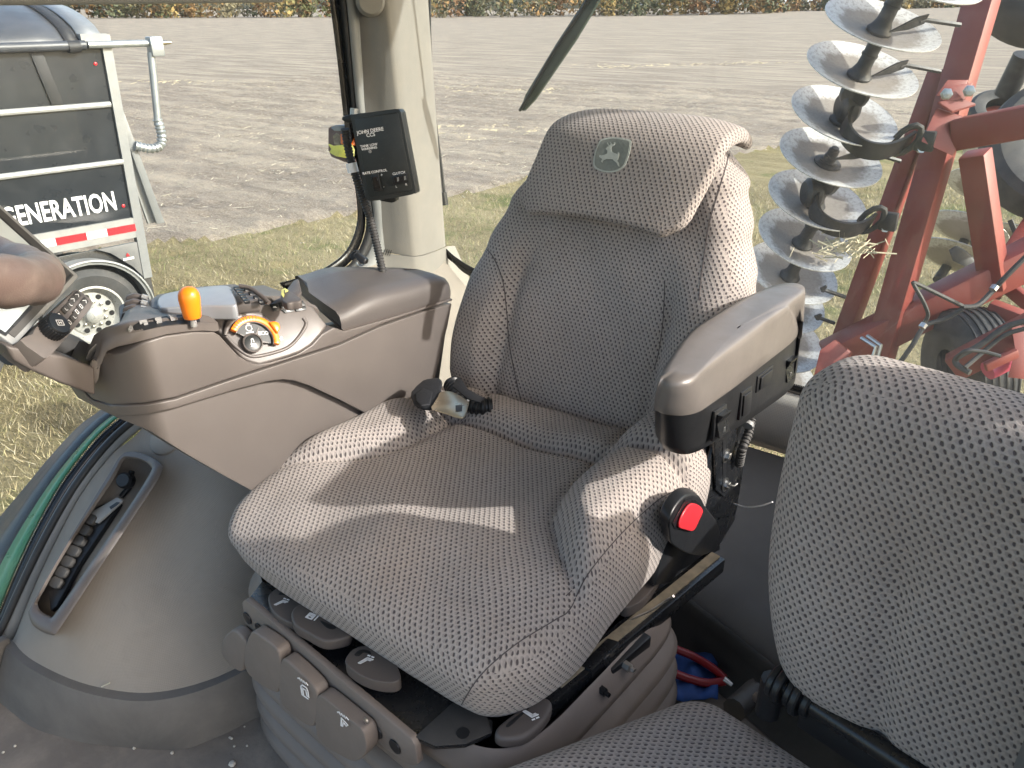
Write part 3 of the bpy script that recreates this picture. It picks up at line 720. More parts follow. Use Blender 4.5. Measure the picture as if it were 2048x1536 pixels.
hr = thing('disc_harrow', 'folded red disc harrow with a stacked gang of steel discs behind the rear window', 'harrow', (-.3, 5.2, GROUND))
DR = .284
dc = [((1836, -28), 3.62), ((1756, 66), 3.764), ((1716, 155), 3.92), ((1680, 245), 4.10), ((1654, 328), 4.25), ((1627, 412), 4.41), ((1603, 490), 4.57), ((1578, 555), 4.75), ((1556, 612), 4.93), ((1555, 690), 5.1), ((1545, 760), 5.27)]
CC = [at(*q, d=d) for q, d in dc]
# straight gang axis fitted through the measured centres
A0 = sum(CC[:5], V(0, 0, 0))/5; A1 = sum(CC[4:9], V(0, 0, 0))/5
AX = (A0-A1).normalized()
dn = (AX*1.0 + RV*.10 - FV*.20).normalized()      # the bowls open upwards
def disc_g(c, n, R_=DR, dish=.050, up=V(0, 0, 1)):
    p = []
    for i in range(9):
        t = i/8; p.append((R_*t+1e-4, dish*t*t))
    q = [(r, h-.006) for r, h in p[::-1]]
    return lathe_g(p+[(R_+.001, dish-.003)]+q, c, n, 44, up)
v, f = disc_g(V(0, 0, 0), dn); 
proto = None
for i, c in enumerate(CC):
    if proto is None:
        proto = mk('disc', [q for q in v], f, 'disc', None); COL.objects.unlink(proto); cz = Vector(proto['_o'])
        # centre the mesh data on the hub so the wear pattern is radial
        for q in proto.data.vertices: q.co += cz
    o = proto if i == 0 else proto.copy(); o.location = c-Vector(hr['_o']); o.parent = hr; o['_o'] = list(c); COL.objects.link(o)
    if i: o.rotation_euler = (random.uniform(-.02, .02), random.uniform(-.02, .02), random.uniform(0, 6.28)*0)
# spools between the discs
def spool(c, L, tip=False):
    return lathe_g([(.0, 0), (.062, 0), (.064, .012), (.05, .03), (.038, .06), (.036, L*.55), (.041, L*.56), (.041, L*.60), (.036, L*.62), (.037, L)], c, dn, 20)
for i in (1, 2, 4, 5, 6, 7, 8):
    L = (CC[i-1]-CC[i]).length
    if i in (4,):
        v, f = lathe_g([(0, 0), (.075, 0), (.075, .008), (.05, .014), (.05, .022), (.036, .028), (.036, .05), (.03, .055), (.03, .085), (.02, .09), (.02, .10), (0, .10)], CC[i]+dn*.004, dn, 18)
        mk('hub_nut', v, f, 'iron', hr, angle=30)
    else: mk('spool', *spool(CC[i]+dn*.004, L-.02), 'iron', hr)
L = .24
mk('spool', *spool(CC[3]+dn*.004, .2), 'iron', hr)
# C-shaped spring hangers with their clamps
def hanger(i, cl, dcl):
    c = CC[i]+dn*.17; e = at(*cl, d=dcl)
    mk('bearing', *lathe_g([(0, -.05), (.06, -.05), (.075, -.03), (.075, .03), (.06, .05), (0, .05)], c, (e-c).cross(dn), 18), 'iron', hr)
    return c, e
cA, eA = hanger(3, (1815, 285), 4.0); cB, eB = hanger(5, (1745, 445), 4.25)
def band(name, pts, wdt, th, m, par, up):
    pts = smoothpts(pts, 6); rows = []
    for i, p in enumerate(pts):
        d = (pts[min(i+1, len(pts)-1)]-pts[max(i-1, 0)]).normalized(); s = Vector(up).normalized(); nn = d.cross(s).normalized(); s = nn.cross(d).normalized()
        rows.append([p-s*wdt/2-nn*th/2, p+s*wdt/2-nn*th/2, p+s*wdt/2+nn*th/2, p-s*wdt/2+nn*th/2])
    v, f, uv = loft_g(rows, True); f = f+[[3, 2, 1, 0], [len(v)-4, len(v)-3, len(v)-2, len(v)-1]]
    return mk(name, v, f, m, par, angle=30)
band('spring_hanger', [at(1700, 222, d=4.0), at(1690, 250, d=3.98), at(1697, 275, d=3.93), at(1725, 297, d=3.9), at(1765, 303, d=3.92), at(1800, 292, d=3.97), at(1822, 278, d=4.03)], .095, .016, 'black', hr, dn)
band('spring_hanger', [at(1632, 392, d=4.3), at(1627, 415, d=4.27), at(1640, 440, d=4.22), at(1675, 458, d=4.2), at(1715, 458, d=4.22), at(1745, 440, d=4.3)], .095, .016, 'black', hr, dn)
mk('bearing', *lathe_g([(0, -.05), (.06, -.05), (.08, -.03), (.08, .03), (.06, .05), (0, .05)], at(1695, 215, d=4.03), V(.8, .6, 0), 18), 'iron', hr)
mk('bearing', *lathe_g([(0, -.05), (.06, -.05), (.08, -.03), (.08, .03), (.06, .05), (0, .05)], at(1625, 385, d=4.33), V(.8, .6, 0), 18), 'iron', hr)
def ublt(cu, dd):
    c = at(*cu, d=dd); s = V(math.cos(.3), math.sin(.3), 0); u = (AX + s*.25).normalized(); pts = []
    for k in range(13):
        a = math.pi*2*k/12; pts.append(c + s*math.cos(a)*.055 + u*math.sin(a)*.085)
    mk('u_clamp', *tube_g(pts[:-1], .016, 8, False, True), 'rubber', hr)
    mk('clamp_bolt', *lathe_g([(0, -.03), (.02, -.03), (.02, .03), (0, .03)], c+s*.10-u*.05, V(.3, -1, .2), 6), 'steel', hr, smooth=False)
    mk('clamp_plate', *box_g(c+s*.09, (.09, .05, .10), None, .008), 'iron', hr)
ublt((1812, 280), 3.98); ublt((1742, 440), 4.28)
# scraper arms
for (p, q, k, dd) in (((1775, 64), (1850, 40), (1920, 50), 3.72), ((1742, 152), (1810, 130), (1880, 143), 3.9), ((1666, 318), (1740, 306), (1800, 322), 4.15), ((1640, 575), (1650, 580), (1690, 594), 4.6), ((1628, 631), (1640, 636), (1668, 646), 4.75)):
    a, b, c = at(*p, d=dd), at(*q, d=dd), at(*k, d=dd+.05)
    n1 = (b-a).cross(dn).normalized(); 
    slab('scraper_blade', [a, a.lerp(b, .65)+dn*.034, b+dn*.03, b-dn*.015, a.lerp(b, .6)-dn*.02], n1*.008, 'iron', hr, bevel=0)
    tube('scraper_arm', [a.lerp(b, .85), b, c], .012, 'iron', hr, seg=6)
RP = 'redpaint'
side = V(.55, -.83, .05)
def sq(name, a, da, b, db, w_, h, up=V(-.22, -.97, 0), bevel=.01): return beam(name, at(*a, d=da), at(*b, d=db), w_, h, RP, hr, up=up, bevel=bevel)
# long leaning channel (rear member) and the square tube in front of it
sq('rear_channel', (1882, 140), 4.25, (1655, 760), 4.95, .10, .12)
sq('front_tube', (1972, -30), 4.02, (1742, 770), 4.72, .15, .13)
# joint: wrap plate, hinge lug and bolts, horizontal tube
jp = [at(*q, d=3.93) for q in ((1842, 283), (1873, 216), (1943, 240), (1905, 312))]
slab('joint_plate', jp, V(.3, .9, 0)*.02, RP, hr, bevel=.003)
beam('cross_tube', at(1905, 270, d=3.98), at(2200, 215, d=3.6), .15, .155, RP, hr, up=V(0, 0, 1), bevel=.014)
slab('hinge_lug', [at(*q, d=3.9) for q in ((1878, 200), (1898, 172), (1945, 166), (1936, 188), (1925, 205))], V(.2, 1, 0)*.014, RP, hr, bevel=.002)
slab('hinge_lug', [at(*q, d=4.02) for q in ((1872, 192), (1895, 160), (1935, 160), (1925, 190))], V(.2, 1, 0)*.014, RP, hr, bevel=.002)
slab('lug_base', [at(*q, d=3.9) for q in ((1876, 203), (1925, 197), (1952, 207), (1905, 222))], V(0, 0, -.012), RP, hr, bevel=.002)
for q in ((1893, 188), (1938, 182)):
    lathe('hex_bolt', [(0, 0), (.03, 0), (.03, .006), (.022, .008), (.022, .03), (0, .032)], at(*q, d=3.88), V(.25, -1, .1), 'steel', hr, seg=6)
# post and lower tube
beam('post', at(1950, 305, d=4.15), at(1990, 575, d=4.45), .13, .13, 'redpaint', hr, up=V(-.22, -.97, 0), bevel=.01)
beam('lower_tube', at(1655, 718, d=4.75), at(2110, 490, d=4.35), .17, .20, RP, hr, up=V(0, 0, 1), bevel=.02)
beam('rear_lower_tube', at(1985, 575, d=4.6), at(2100, 400, d=5.2), .11, .16, RP, hr, bevel=.01)
slab('foot_plate', [at(*q, d=4.55) for q in ((1640, 700), (1668, 680), (1700, 705), (1690, 760), (1625, 760))], V(.3, .9, 0)*.02, RP, hr, bevel=.003)
for k in (0, 1):
    tube('u_bolt', [at(1723+k*12, 676+k*-4, d=4.52), at(1752+k*10, 694-k*3, d=4.42), at(1745+k*10, 716-k*2, d=4.44)], .012, 'steel', hr, seg=8)
# small frame lower right
beam('stub_beam', at(1975, 620, d=4.35), at(2080, 660, d=4.2), .10, .12, RP, hr); beam('link_bar', at(2000, 560, d=4.7), at(2060, 610, d=4.5), .05, .08, RP, hr)
beam('draft_beam', at(1905, 735, d=4.2), at(2090, 640, d=3.9), .11, .14, RP, hr)
slab('hitch_plate', [at(*q, d=3.9) for q in ((2022, 650), (2060, 645), (2060, 760), (2015, 755), (2030, 700))], V(.3, .9, 0)*.02, RP, hr, bevel=.003)
beam('bracket_frame', at(1970, 735, d=3.9), at(2035, 705, d=3.88), .03, .05, RP, hr)
tube('cylinder', [at(1975, 742, d=4.0), at(2015, 722, d=4.0)], .05, mat('pinkish_red_cylinder', (.5, .06, .12), .4), hr)
lathe('tyre', [(.12, -.12), (.2, -.14), (.29, -.13), (.335, -.10), (.345, -.05), (.345, .05), (.335, .10), (.29, .13), (.2, .14), (.12, .12)], at(1936, 735, d=4.45), V(.75, .55, .12), 'tyre', hr, seg=44)
for o_ in (-.09, -.055, -.02, .02, .055, .09):
    ax_ = V(.75, .55, .12).normalized(); s_, u_, d_ = frame_of(ax_); c_ = at(1936, 735, d=4.45)+ax_*o_
    mk('tread_groove', *tube_g([c_+(s_*math.cos(a)+u_*math.sin(a))*(.347 if abs(o_) < .07 else .338) for a in [k*math.pi/18 for k in range(36)]], .006, 4, False, True), 'black', hr)
# hydraulic hoses
def hose(name, pts, r, d0, m='rubber', par=None): return tube(name, smoothpts([at(u, v, d=d) for u, v, d in pts], 6), r, m, par or hr, seg=8)
hose('hydraulic_hose', [(1925, 612, 4.2), (1880, 590, 4.15), (1832, 567, 4.1), (1828, 570, 4.1), (1845, 600, 4.12), (1856, 630, 4.16), (1845, 650, 4.2)], .011, 0, 'rubber')
hose('hydraulic_hose', [(2060, 505, 4.1), (2010, 555, 4.15), (1985, 582, 4.2), (1955, 610, 4.2), (1925, 614, 4.2)], .014, 0)
hose('hydraulic_hose', [(1925, 618, 4.2), (1890, 638, 4.25), (1850, 652, 4.28), (1825, 690, 4.3), (1800, 725, 4.35)], .014, 0)
hose('hydraulic_hose', [(2060, 640, 3.8), (2010, 655, 3.85), (1960, 690, 3.9), (1915, 715, 3.95), (1915, 730, 3.95), (1940, 745, 3.9)], .016, 0)
hose('hydraulic_hose', [(2060, 655, 3.8), (2010, 670, 3.85), (1965, 705, 3.9), (1930, 735, 3.9)], .012, 0)
hose('hydraulic_hose', [(1910, 720, 3.85), (1930, 702, 3.8), (1965, 703, 3.8), (2000, 712, 3.8)], .010, 0, 'black')
for q in ((1846, 652, 4.18), (1988, 576, 4.1)): mk('hose_clamp', *tube_g([at(q[0]-3, q[1]+4, d=q[2]), at(q[0]+3, q[1]-4, d=q[2])], .02, 8), 'steel', hr)
# rear gang of the harrow, seen nearly edge-on
en = V(.35, -.15, .92).normalized(); e2 = (AX*.5+V(.5, .1, .6)).normalized()
for k, (q, dd) in enumerate((((1905, 525), 5.6), ((1930, 470), 5.75), ((1965, 385), 6.0), ((1995, 330), 6.2), ((2040, 395), 6.0), ((2030, 490), 6.3))):
    o = proto.copy(); o.data = proto.data; c = at(*q, d=dd); o.location = c-Vector(hr['_o']); o.parent = hr; o['_o'] = list(c); COL.objects.link(o)
    o.rotation_euler = dn.rotation_difference((RV*.45+UV_*.88-FV*.0+FV*.05*k*0).normalized()).to_euler()
tube('rear_gang_shaft', [at(1875, 560, d=5.65), at(2060, 290, d=6.3)], .035, 'iron', hr)
slab('rear_bearing_arm', [at(*q, d=5.3) for q in ((1897, 500), (1910, 492), (1925, 500), (1960, 530), (1955, 545), (1905, 522))], V(.3, .9, 0)*.03, 'iron', hr, bevel=.004)
for q in (((1918, 545), (1925, 575)), ((1945, 480), (1952, 510)), ((2020, 440), (2035, 475))):
    tube('rear_scraper', [at(*q[0], d=5.5), at(*q[1], d=5.5)], .018, 'iron', hr, seg=6)
# chaff caught on the frame
g = Geo()
for k in range(120):
    c = at(random.gauss(1690, 28), random.gauss(492, 12), d=4.2+random.random()*.15); a = V(random.gauss(0, 1), random.gauss(0, 1), random.gauss(0, .5)).normalized()*random.uniform(.02, .07); b = V(0, 0, .004)
    g.add([c-a-b, c+a-b, c+a+b, c-a+b], [[0, 1, 2, 3]])
cf = g.obj('caught_straw', mat('pale_straw', (.5, .45, .33), .8), hr, smooth=False); cf['kind'] = 'stuff'
# transport tyres of the harrow
def bigtyre(c, ax, R_, w_, nm):
    t_ = lathe(nm, [(R_*.5, -w_*.42), (R_*.62, -w_*.5), (R_*.86, -w_*.5), (R_*.97, -w_*.38), (R_, -w_*.2), (R_, w_*.2), (R_*.97, w_*.38), (R_*.86, w_*.5), (R_*.62, w_*.5), (R_*.5, w_*.42)], c, ax, 'tyre', hr, seg=48)
    lathe('hub', [(R_*.52, -w_*.3), (R_*.5, 0), (R_*.2, .02), (0, .03)], c, ax, 'redpaint', hr)
bigtyre(at(2120, 300, d=5.0), V(.25, -.75, .55), .46, .34, 'transport_tyre')
bigtyre(at(2095, -60, d=4.6), V(.45, -.7, .5), .44, .34, 'transport_tyre')
bigtyre(at(1998, 232, d=5.6), V(.2, -.5, .8), .22, .16, 'gauge_tyre')
tube('wheel_arm', [at(2010, 190, d=5.2), at(2050, 110, d=5.0)], .07, 'iron', hr)

# ================================================================== CAB SHELL
cab = thing('tractor_cab', 'tractor cab shell with glass, padded pillar, cloth-lined wheel housing and roof around the seats', 'tractor cab', (0, .3, 0))
fl = struct(mk('floor', [(-.9, -1.6, 0), (.9, -1.6, 0), (.9, 1.16, 0), (-.9, 1.16, 0)], [[0, 1, 2, 3]], 'floor', smooth=False))
# underside so nothing shows below the cab
slab('floor_pan', [V(-.9, -1.6, -.012), V(.9, -1.6, -.012), V(.9, 1.17, -.012), V(-.9, 1.17, -.012)], (0, 0, -.12), 'black', cab, bevel=0)
# --- wheel housing liner
low = [(20, 1285), (60, 1322), (140, 1362), (220, 1384), (300, 1391), (390, 1375), (480, 1338)]
LOW = [at(u, v, z=.10) for u, v in low]
LOW = LOW[:1] + LOW[1:] + [V(-.335, .12, .10), V(-.33, .5, .10), V(-.33, 1.13, .10)]
hi = [(28, 1278), (62, 1190), (108, 1090), (165, 985), (228, 905), (290, 850)]
HI = [at(u, v, x=-.82) for u, v in hi]
HI = HI + [V(-.82, .36, .58), V(-.82, .60, .60), V(-.82, .85, .61), V(-.82, 1.13, .61)]
LOWs = smoothpts(LOW, 4); HIs = smoothpts(HI, 4)
rows = []
for i in range(15):
    t = i/14; r = []
    for a, b in zip(LOWs, HIs):
        p = a.lerp(b, t); k = math.sin(math.pi*t)
        p = p + V(.045, -.018, .03)*k*min(1, (a-b).length/.35)
        r.append(p)
    rows.append(r)
liner = loft('wheel_housing_liner', rows, 'liner', cab, angle=None)
LB = bvh_of(liner)
# --- rubber skirt round its foot
g0 = [(-12, 1395), (60, 1452), (130, 1476), (200, 1490), (350, 1500), (420, 1480), (495, 1445)]
G0 = [at(u, v, z=0) for u, v in g0] + [V(-.285, .12, 0), V(-.28, .5, 0), V(-.28, 1.13, 0)]
G0s = smoothpts(G0, 4)
LO2 = smoothpts([p.copy() for p in LOW], 4)
rows = []
for i in range(9):
    t = i/8; rows.append([b_ + V(.012, -.012, .004) if i == 8 else (a.lerp(b_, t)+V(.004, -.004, 0)*math.sin(math.pi*t*.8)+V(.012, -.012, .004)*t) for a, b_ in zip(G0s, LO2)])
rows.append([b_+V(-.004, .004, .004) for b_ in LO2]); 
loft('rubber_skirt', rows, 'skirtpl', cab, angle=50)
# left end of the skirt turning up beside the seal
slab('skirt_end', [at(u, v, x=-.80) for u, v in ((-60, 1300), (8, 1268), (22, 1290), (20, 1310), (-5, 1400), (-60, 1400))], (.02, 0, 0), 'skirtpl', cab, bevel=.004)
# --- strips along the glass edge: seal, trim, painted lip, fender outside
def ribbon(name, A, B, m, thick=.01, n=5, par=None, **k):
    A = smoothpts(A, n); B = smoothpts(B, n); 
    return loft(name, [A, B], m, par or cab, solid=thick, **k)
HX = [at(u, v, x=-.825) for u, v in ((2, 1340), (28, 1278), (62, 1190), (108, 1090), (165, 985), (228, 905), (290, 850), (380, 790))]
HY = [at(u, v, x=-.85) for u, v in ((-25, 1290), (0, 1248), (38, 1165), (84, 1072), (140, 975), (205, 890), (262, 838), (350, 775))]
ribbon('inner_window_trim', HX, HY, 'greytrim', .012)
HZ = [at(u, v, x=-.865) for u, v in ((-25, 1285), (-4, 1235), (28, 1155), (72, 1060), (128, 962), (195, 878), (250, 830), (335, 765))]
tube('window_seal', smoothpts([p+V(.012, 0, 0) for p in HY], 4), .0075, 'seal', cab)
ribbon('glass_border', HY, HZ, 'frit', .003)
# painted cab lip outside the glass, and the broad black mudguard of the tractor
M['greenp'] = mat('green_enamel', (.06, .26, .12), .3, var=.08, dirt=.5, dcol=(.16, .26, .17), ds=9)
G1 = [at(u, v, x=-.89) for u, v in ((-25, 1255), (-4, 1225), (28, 1145), (72, 1052), (128, 955), (195, 870), (250, 822))]
G2 = [at(u, v, x=-.93) for u, v in ((-60, 1225), (-30, 1195), (10, 1115), (60, 1030), (118, 945), (190, 862), (245, 818))]
ribbon('green_cab_lip', G1, G2, 'greenp', .004)
M['mudg'] = mat('tractor_fender_plastic', (.045, .05, .055), .42, var=.12, vs=4, dirt=.55, dcol=(.14, .15, .16), ds=3)
F1 = [at(u, v, x=-.94) for u, v in ((-60, 1225), (-30, 1195), (10, 1115), (60, 1030), (118, 945), (190, 862), (245, 818), (330, 760))]
F2 = [at(u, v, x=-1.30) for u, v in ((-150, 1190), (-80, 1130), (0, 1040), (55, 975), (105, 915), (160, 856), (205, 822), (290, 750))]
ribbon('mudguard_top', F1, F2, 'mudg', .012)
# --- dots of the printed glass border
def dots(name, path, inward, rowsn, pitch, r0, pln_x=None):
    g = Geo(); P = smoothpts(path, 8); L = [0]
    for a, b in zip(P, P[1:]): L.append(L[-1]+(b-a).length)
    def pt(s):
        for i in range(len(P)-1):
            if L[i+1] >= s: t = (s-L[i])/(L[i+1]-L[i]+1e-9); return P[i].lerp(P[i+1], t), (P[i+1]-P[i]).normalized()
        return P[-1], (P[-1]-P[-2]).normalized()
    for k in range(rowsn):
        s = (k % 2)*pitch/2; r = r0*(1-k/(rowsn+.6))
        while s < L[-1]:
            p, d = pt(s); nn = Vector(inward).cross(d).normalized(); c = p + nn*(pitch*.75*(k+.2)); u = d; w2 = nn
            v = [c+u*math.cos(a*math.pi/3)*r+w2*math.sin(a*math.pi/3)*r for a in range(6)]
            g.add(v, [[0, 1, 2, 3, 4, 5]]); s += pitch
    o = g.obj(name, 'frit', cab, smooth=False); o['kind'] = 'stuff'; return o
# --- side window opening: black border + moulded frame at its rear edge
WX = -.85
we = [(652, -60), (660, 0), (676, 125), (690, 250), (703, 330), (714, 400), (714, 450), (694, 500), (660, 530), (620, 549), (560, 566)]
WE = [at(u, v, x=WX) for u, v in we]
we2 = [(668, -60), (677, 0), (692, 125), (704, 240), (716, 330), (727, 400), (728, 462), (706, 515), (672, 545), (630, 562), (570, 580)]
WE2 = [at(u, v, x=WX) for u, v in we2]
ribbon('glass_border', WE, WE2, 'frit', .004)
dots('border_dots', [p+V(.0025, 0, 0) for p in WE], (1, 0, 0), 4, .0042, .0021)
dots('border_dots', [p+V(.0025, 0, 0) for p in HZ], (1, 0, 0), 3, .0042, .0021)
we3 = [(682, -60), (692, 0), (704, 125), (715, 235), (730, 330), (745, 420), (744, 480), (724, 525), (690, 556), (645, 575), (590, 600)]
WE3 = [at(u, v, x=WX+.02) for u, v in we3]
ribbon('window_seal', [p+V(.006, 0, 0) for p in WE2], WE3, 'seal', .014)
we4 = [(700, -60), (712, 0), (722, 125), (730, 235), (748, 330), (765, 420), (775, 500), (770, 545), (745, 575), (690, 610), (640, 650)]
WE4 = [at(u, v, x=WX+.03) for u, v in we4]
ribbon('window_frame', WE3, WE4, 'greytrim', .02)
# side glass
sg = [at(u, v, x=WX-.004) for u, v in ((-25, 1285), (-4, 1235), (28, 1155), (72, 1060), (128, 962), (195, 878), (250, 830), (335, 765))]
poly = sg + [V(WX-.004, .60, .60), V(WX-.004, .80, .62), V(WX-.004, .87, .68), V(WX-.004, .875, .8), V(WX-.004, .86, 1.0), V(WX-.004, .85, 1.62), V(WX-.004, -1.35, 1.62), V(WX-.004, -1.35, -.2), V(WX-.004, -.5, -.2)]
slab('side_glass', poly, (-.005, 0, 0), 'glass', cab, bevel=0, smooth=False)
# rail along the top of the side window
tube('grab_rail', [at(-80, -3, x=-.80), at(560, -6, x=-.80), at(575, -30, x=-.80)], .011, 'greytrim', cab, seg=14)
# --- rear right pillar: two mouldings, lofted from cross-sections
def psec(z):
    t = (z-.60)/.68
    a = V(lerp(-.845, -.862, t), lerp(.865, .852, t), z)
    return [a + V(0, .01, 0), a + V(.012, .002, 0), a+V(.05, .02, 0)]
rows = []
pl_top = [(697, 0), (712, 0), (742, 0), (768, 0), (778, 0), (792, 0), (825, 0), (850, 0), (856, 0)]
pl_bot = [(742, 500), (756, 502), (790, 508), (822, 512), (833, 512), (846, 510), (870, 502), (886, 495), (891, 492)]
xs_t = [-.845, -.83, -.79, -.752, -.745, -.747, -.76, -.775, -.782]
def pts_at(k):
    out = []
    for (a, b, x) in zip(pl_top, pl_bot, xs_t):
        u = lerp(a[0], b[0], k); v = lerp(a[1], b[1], k); out.append(at(u, v, x=x))
    last = out[-1]; out.append(last+V(-.03, .03, 0)); out.append(last+V(-.12, .02, 0)); return out
rows = [pts_at(k) for k in [-.55, -.35, -.15, 0, .15, .3, .45, .6, .75, .9, 1.0]]
PF = loft('pillar_trim', rows, 'pillar', cab, angle=60)
lathe('trim_cap', [(0, .014), (.028, .014), (.034, .006), (.036, -.01)], at(741, 2, x=-.776), V(.75, -.65, 0), 'pillar', cab, seg=24)
# lower moulding, flaring out under the pillar
low_t = [(738, 497), (756, 503), (790, 509), (822, 513), (833, 513), (846, 511), (870, 503), (886, 496), (896, 492)]
low_b = [(640, 640), (700, 660), (770, 640), (830, 640), (845, 640), (860, 640), (900, 640), (925, 620), (945, 600)]
rows = []
for k in (0, .12, .3, .6, 1.):
    r = []
    for a, b, x in zip(low_t, low_b, xs_t): r.append(at(lerp(a[0], b[0], k), lerp(a[1], b[1], k), x=x+.006+.02*k))
    r.append(r[-1]+V(-.006, .04, -.01)); rows.append(r)
PL = loft('pillar_foot_trim', rows, 'pillar', cab, angle=60)
PB = bvh_of(PF, PL)
g = Geo()
for k in range(12):
    u = 733+k*4.2
    if 8 > k > 4: continue
    a, n = hit(PB, u+4, 487+k*.8+4, .0015); b, n2 = hit(PB, u, 503+k*.8, .0015)
    if a is None or b is None: continue
    s = n.cross((b-a).normalized())*.0012; g.add([a-s, a+s, b+s, b-s], [[0, 1, 2, 3]])
if g.v: g.obj('speaker_slots', 'black', cab, smooth=False)
# --- rear window, sill and rear wall
RY = 1.15
slab('rear_glass', [V(-.90, RY, .50), V(-.86, RY, .455), V(.72, RY, .43), V(.78, RY, .5), V(.82, RY, 1.62), V(-.90, RY, 1.62)], (0, .005, 0), 'glassr', cab, bevel=0, smooth=False)
rb = [at(u, v, y=RY-.003) for u, v in ((893, 498), (903, 508), (915, 517), (935, 530), (965, 545))]
rc = [at(u, v, y=RY-.003) for u, v in ((888, 505), (898, 518), (910, 528), (928, 545), (960, 562))]
ribbon('glass_border', rb, rc, 'frit', .003)
ribbon('glass_border', [V(-.60, RY-.003, .462), V(.3, RY-.003, .452), V(.74, RY-.003, .447)], [V(-.60, RY-.003, .44), V(.3, RY-.003, .43), V(.74, RY-.003, .425)], 'frit', .003)
dots('border_dots', [V(.74, RY-.0055, .452), V(.3, RY-.0055, .456), V(-.6, RY-.0055, .466)], (0, -1, 0), 4, .0042, .0021)
rows = [[V(x, y, z) for x in np.linspace(-.82, .82, 12)] for y, z in ((RY-.01, .432), (RY-.03, .43), (RY-.05, .415), (RY-.055, .36), (RY-.05, .30), (RY-.02, .285), (RY-.015, .27))]
loft('rear_sill_trim', rows, 'beige', cab, angle=60)
M['rearw'] = mat('dark_rear_wall_cloth', (.13, .125, .12), .85, var=.08, grain=.5, gs=600)
def bulk(x): return .70-.40*max(0, x-.26)+.02*math.sin(x*2)
xs_ = np.linspace(-.40, .86, 16)
loft('rear_wall', [[V(x, lerp(bulk(x), RY-.04, k), z) for x in xs_] for z, k in ((.275, 1), (.262, .9), (.20, .5), (.14, .16), (.10, 0), (.06, -.02), (.0, -.03))], 'rearw', cab)
loft('rear_kick_strip', [[V(x, bulk(x)+o, z) for x in xs_] for o, z in ((-.006, .108), (-.016, .104), (-.022, .08), (-.035, .02), (-.07, .003))], 'rubber', cab, angle=60)
# left wheel housing under the training seat
slab('left_sill_panel', [V(.84, -.1, .0), V(.86, -.1, .0), V(.86, 1.15, .0), V(.84, 1.15, .0)], (0, 0, .42), 'rearw', cab, bevel=.004)
# roof, headliner and posts, plus unseen sun blockers
M['headl'] = mat('headliner', (.62, .6, .55), .9, var=.04)
slab('roof', [V(-.95, -1.10, 1.66), V(.95, -1.10, 1.66), V(.95, 1.25, 1.66), V(-.95, 1.25, 1.66)], (0, 0, .16), 'greenp', cab, bevel=.05)
slab('headliner', [V(-.90, -1.06, 1.64), V(.90, -1.06, 1.64), V(.90, 1.2, 1.64), V(-.90, 1.2, 1.64)], (0, 0, .015), 'headl', cab, bevel=.004)
beam('rear_left_pillar', V(.82, 1.12, .40), V(.84, 1.14, 1.66), .10, .09, 'pillar', cab, bevel=.02)
beam('front_right_pillar', V(-.84, -1.40, -.1), V(-.82, -1.08, 1.66), .06, .07, 'black', cab, bevel=.01)
beam('front_left_pillar', V(.84, -1.40, -.1), V(.82, -1.08, 1.66), .06, .07, 'black', cab, bevel=.01)
slab('windscreen', [V(-.8, -1.38, .1), V(.8, -1.38, .1), V(.8, -1.09, 1.63), V(-.8, -1.09, 1.63)], (0, -.005, 0), 'glass', cab, bevel=0, smooth=False)
slab('sun_blocker', [V(.86, -.02, .0), V(.86, .50, .0), V(.86, .50, .90), V(.86, .36, .95), V(.86, .33, 1.65), V(.86, .27, 1.65), V(.86, .26, .97), V(.86, -.02, .97)], (.03, 0, 0), 'greytrim', cab, bevel=.008)  # unseen board added at the door side to keep sun off the cushion
slab('left_shade_sill', [V(.83, .05, .0), V(.90, .05, .0), V(.90, 1.15, .0), V(.83, 1.15, .0)], (0, 0, .72), 'rearw', cab, bevel=.02)  # out-of-view sill, raised so that it shades the bellows
# --- moulded tray in the liner with its fixings
def onl(u, v, lift=0):
    p, n = hit(LB, u, v, lift); return p, n
c0, n0 = onl(190, 1085)
def tray(pts, lift):
    out = []
    for u, v in pts:
        out.append(at(u, v, pl=(c0+n0*lift, n0)))
    return out
outer = smooth2([(268, 903), (300, 912), (321, 926), (322, 948), (270, 1030), (190, 1150), (120, 1256), (103, 1270), (72, 1256), (60, 1238), (66, 1215), (130, 1100), (220, 950), (245, 912)], 3, True)
inner = smooth2([(262, 918), (285, 923), (301, 934), (300, 950), (250, 1028), (172, 1142), (112, 1226), (100, 1232), (82, 1222), (76, 1210), (82, 1192), (140, 1090), (226, 960), (246, 922)], 3, True)
o_ = tray(outer, .030); i_ = tray(inner, .030); ob = tray(outer, -.03); ib = [p for p in tray(inner, -.045)]
o1 = [a.lerp(b, .18)+n0*.006 for a, b in zip(o_, i_)]; i1 = [a.lerp(b, .82)+n0*.006 for a, b in zip(o_, i_)]
TR = loft('storage_tray', [ob, o_, o1, i1, i_, ib], 'taupe', cab, angle=60)
for r_ in (TR,):
    # close the loop across the seam
    pass
mk('tray_bottom', ib, [list(range(len(ib)))], 'taupe_d', TR, smooth=False)
for seq in ([ob, o_, o1, i1, i_, ib],):
    v = []; 
    for r in seq: v += [r[-1], r[0]]
    mk('tray_joint', v, [[2*k, 2*k+1, 2*k+3, 2*k+2] for k in range(len(seq)-1)], 'taupe', TR, angle=60)
def ontray(u, v, lift=.0): return at(u, v, pl=(c0+n0*lift, n0))
ax = (ontray(100, 1200)-ontray(260, 950)).normalized(); sx = n0.cross(ax)
bar = slab('rail_plate', [ontray(*q, .0) for q in ((236, 1003), (247, 1010), (215, 1060), (165, 1135), (122, 1215), (110, 1225), (106, 1190), (150, 1100), (200, 1018))], n0*.012, 'black', TR, bevel=.002)
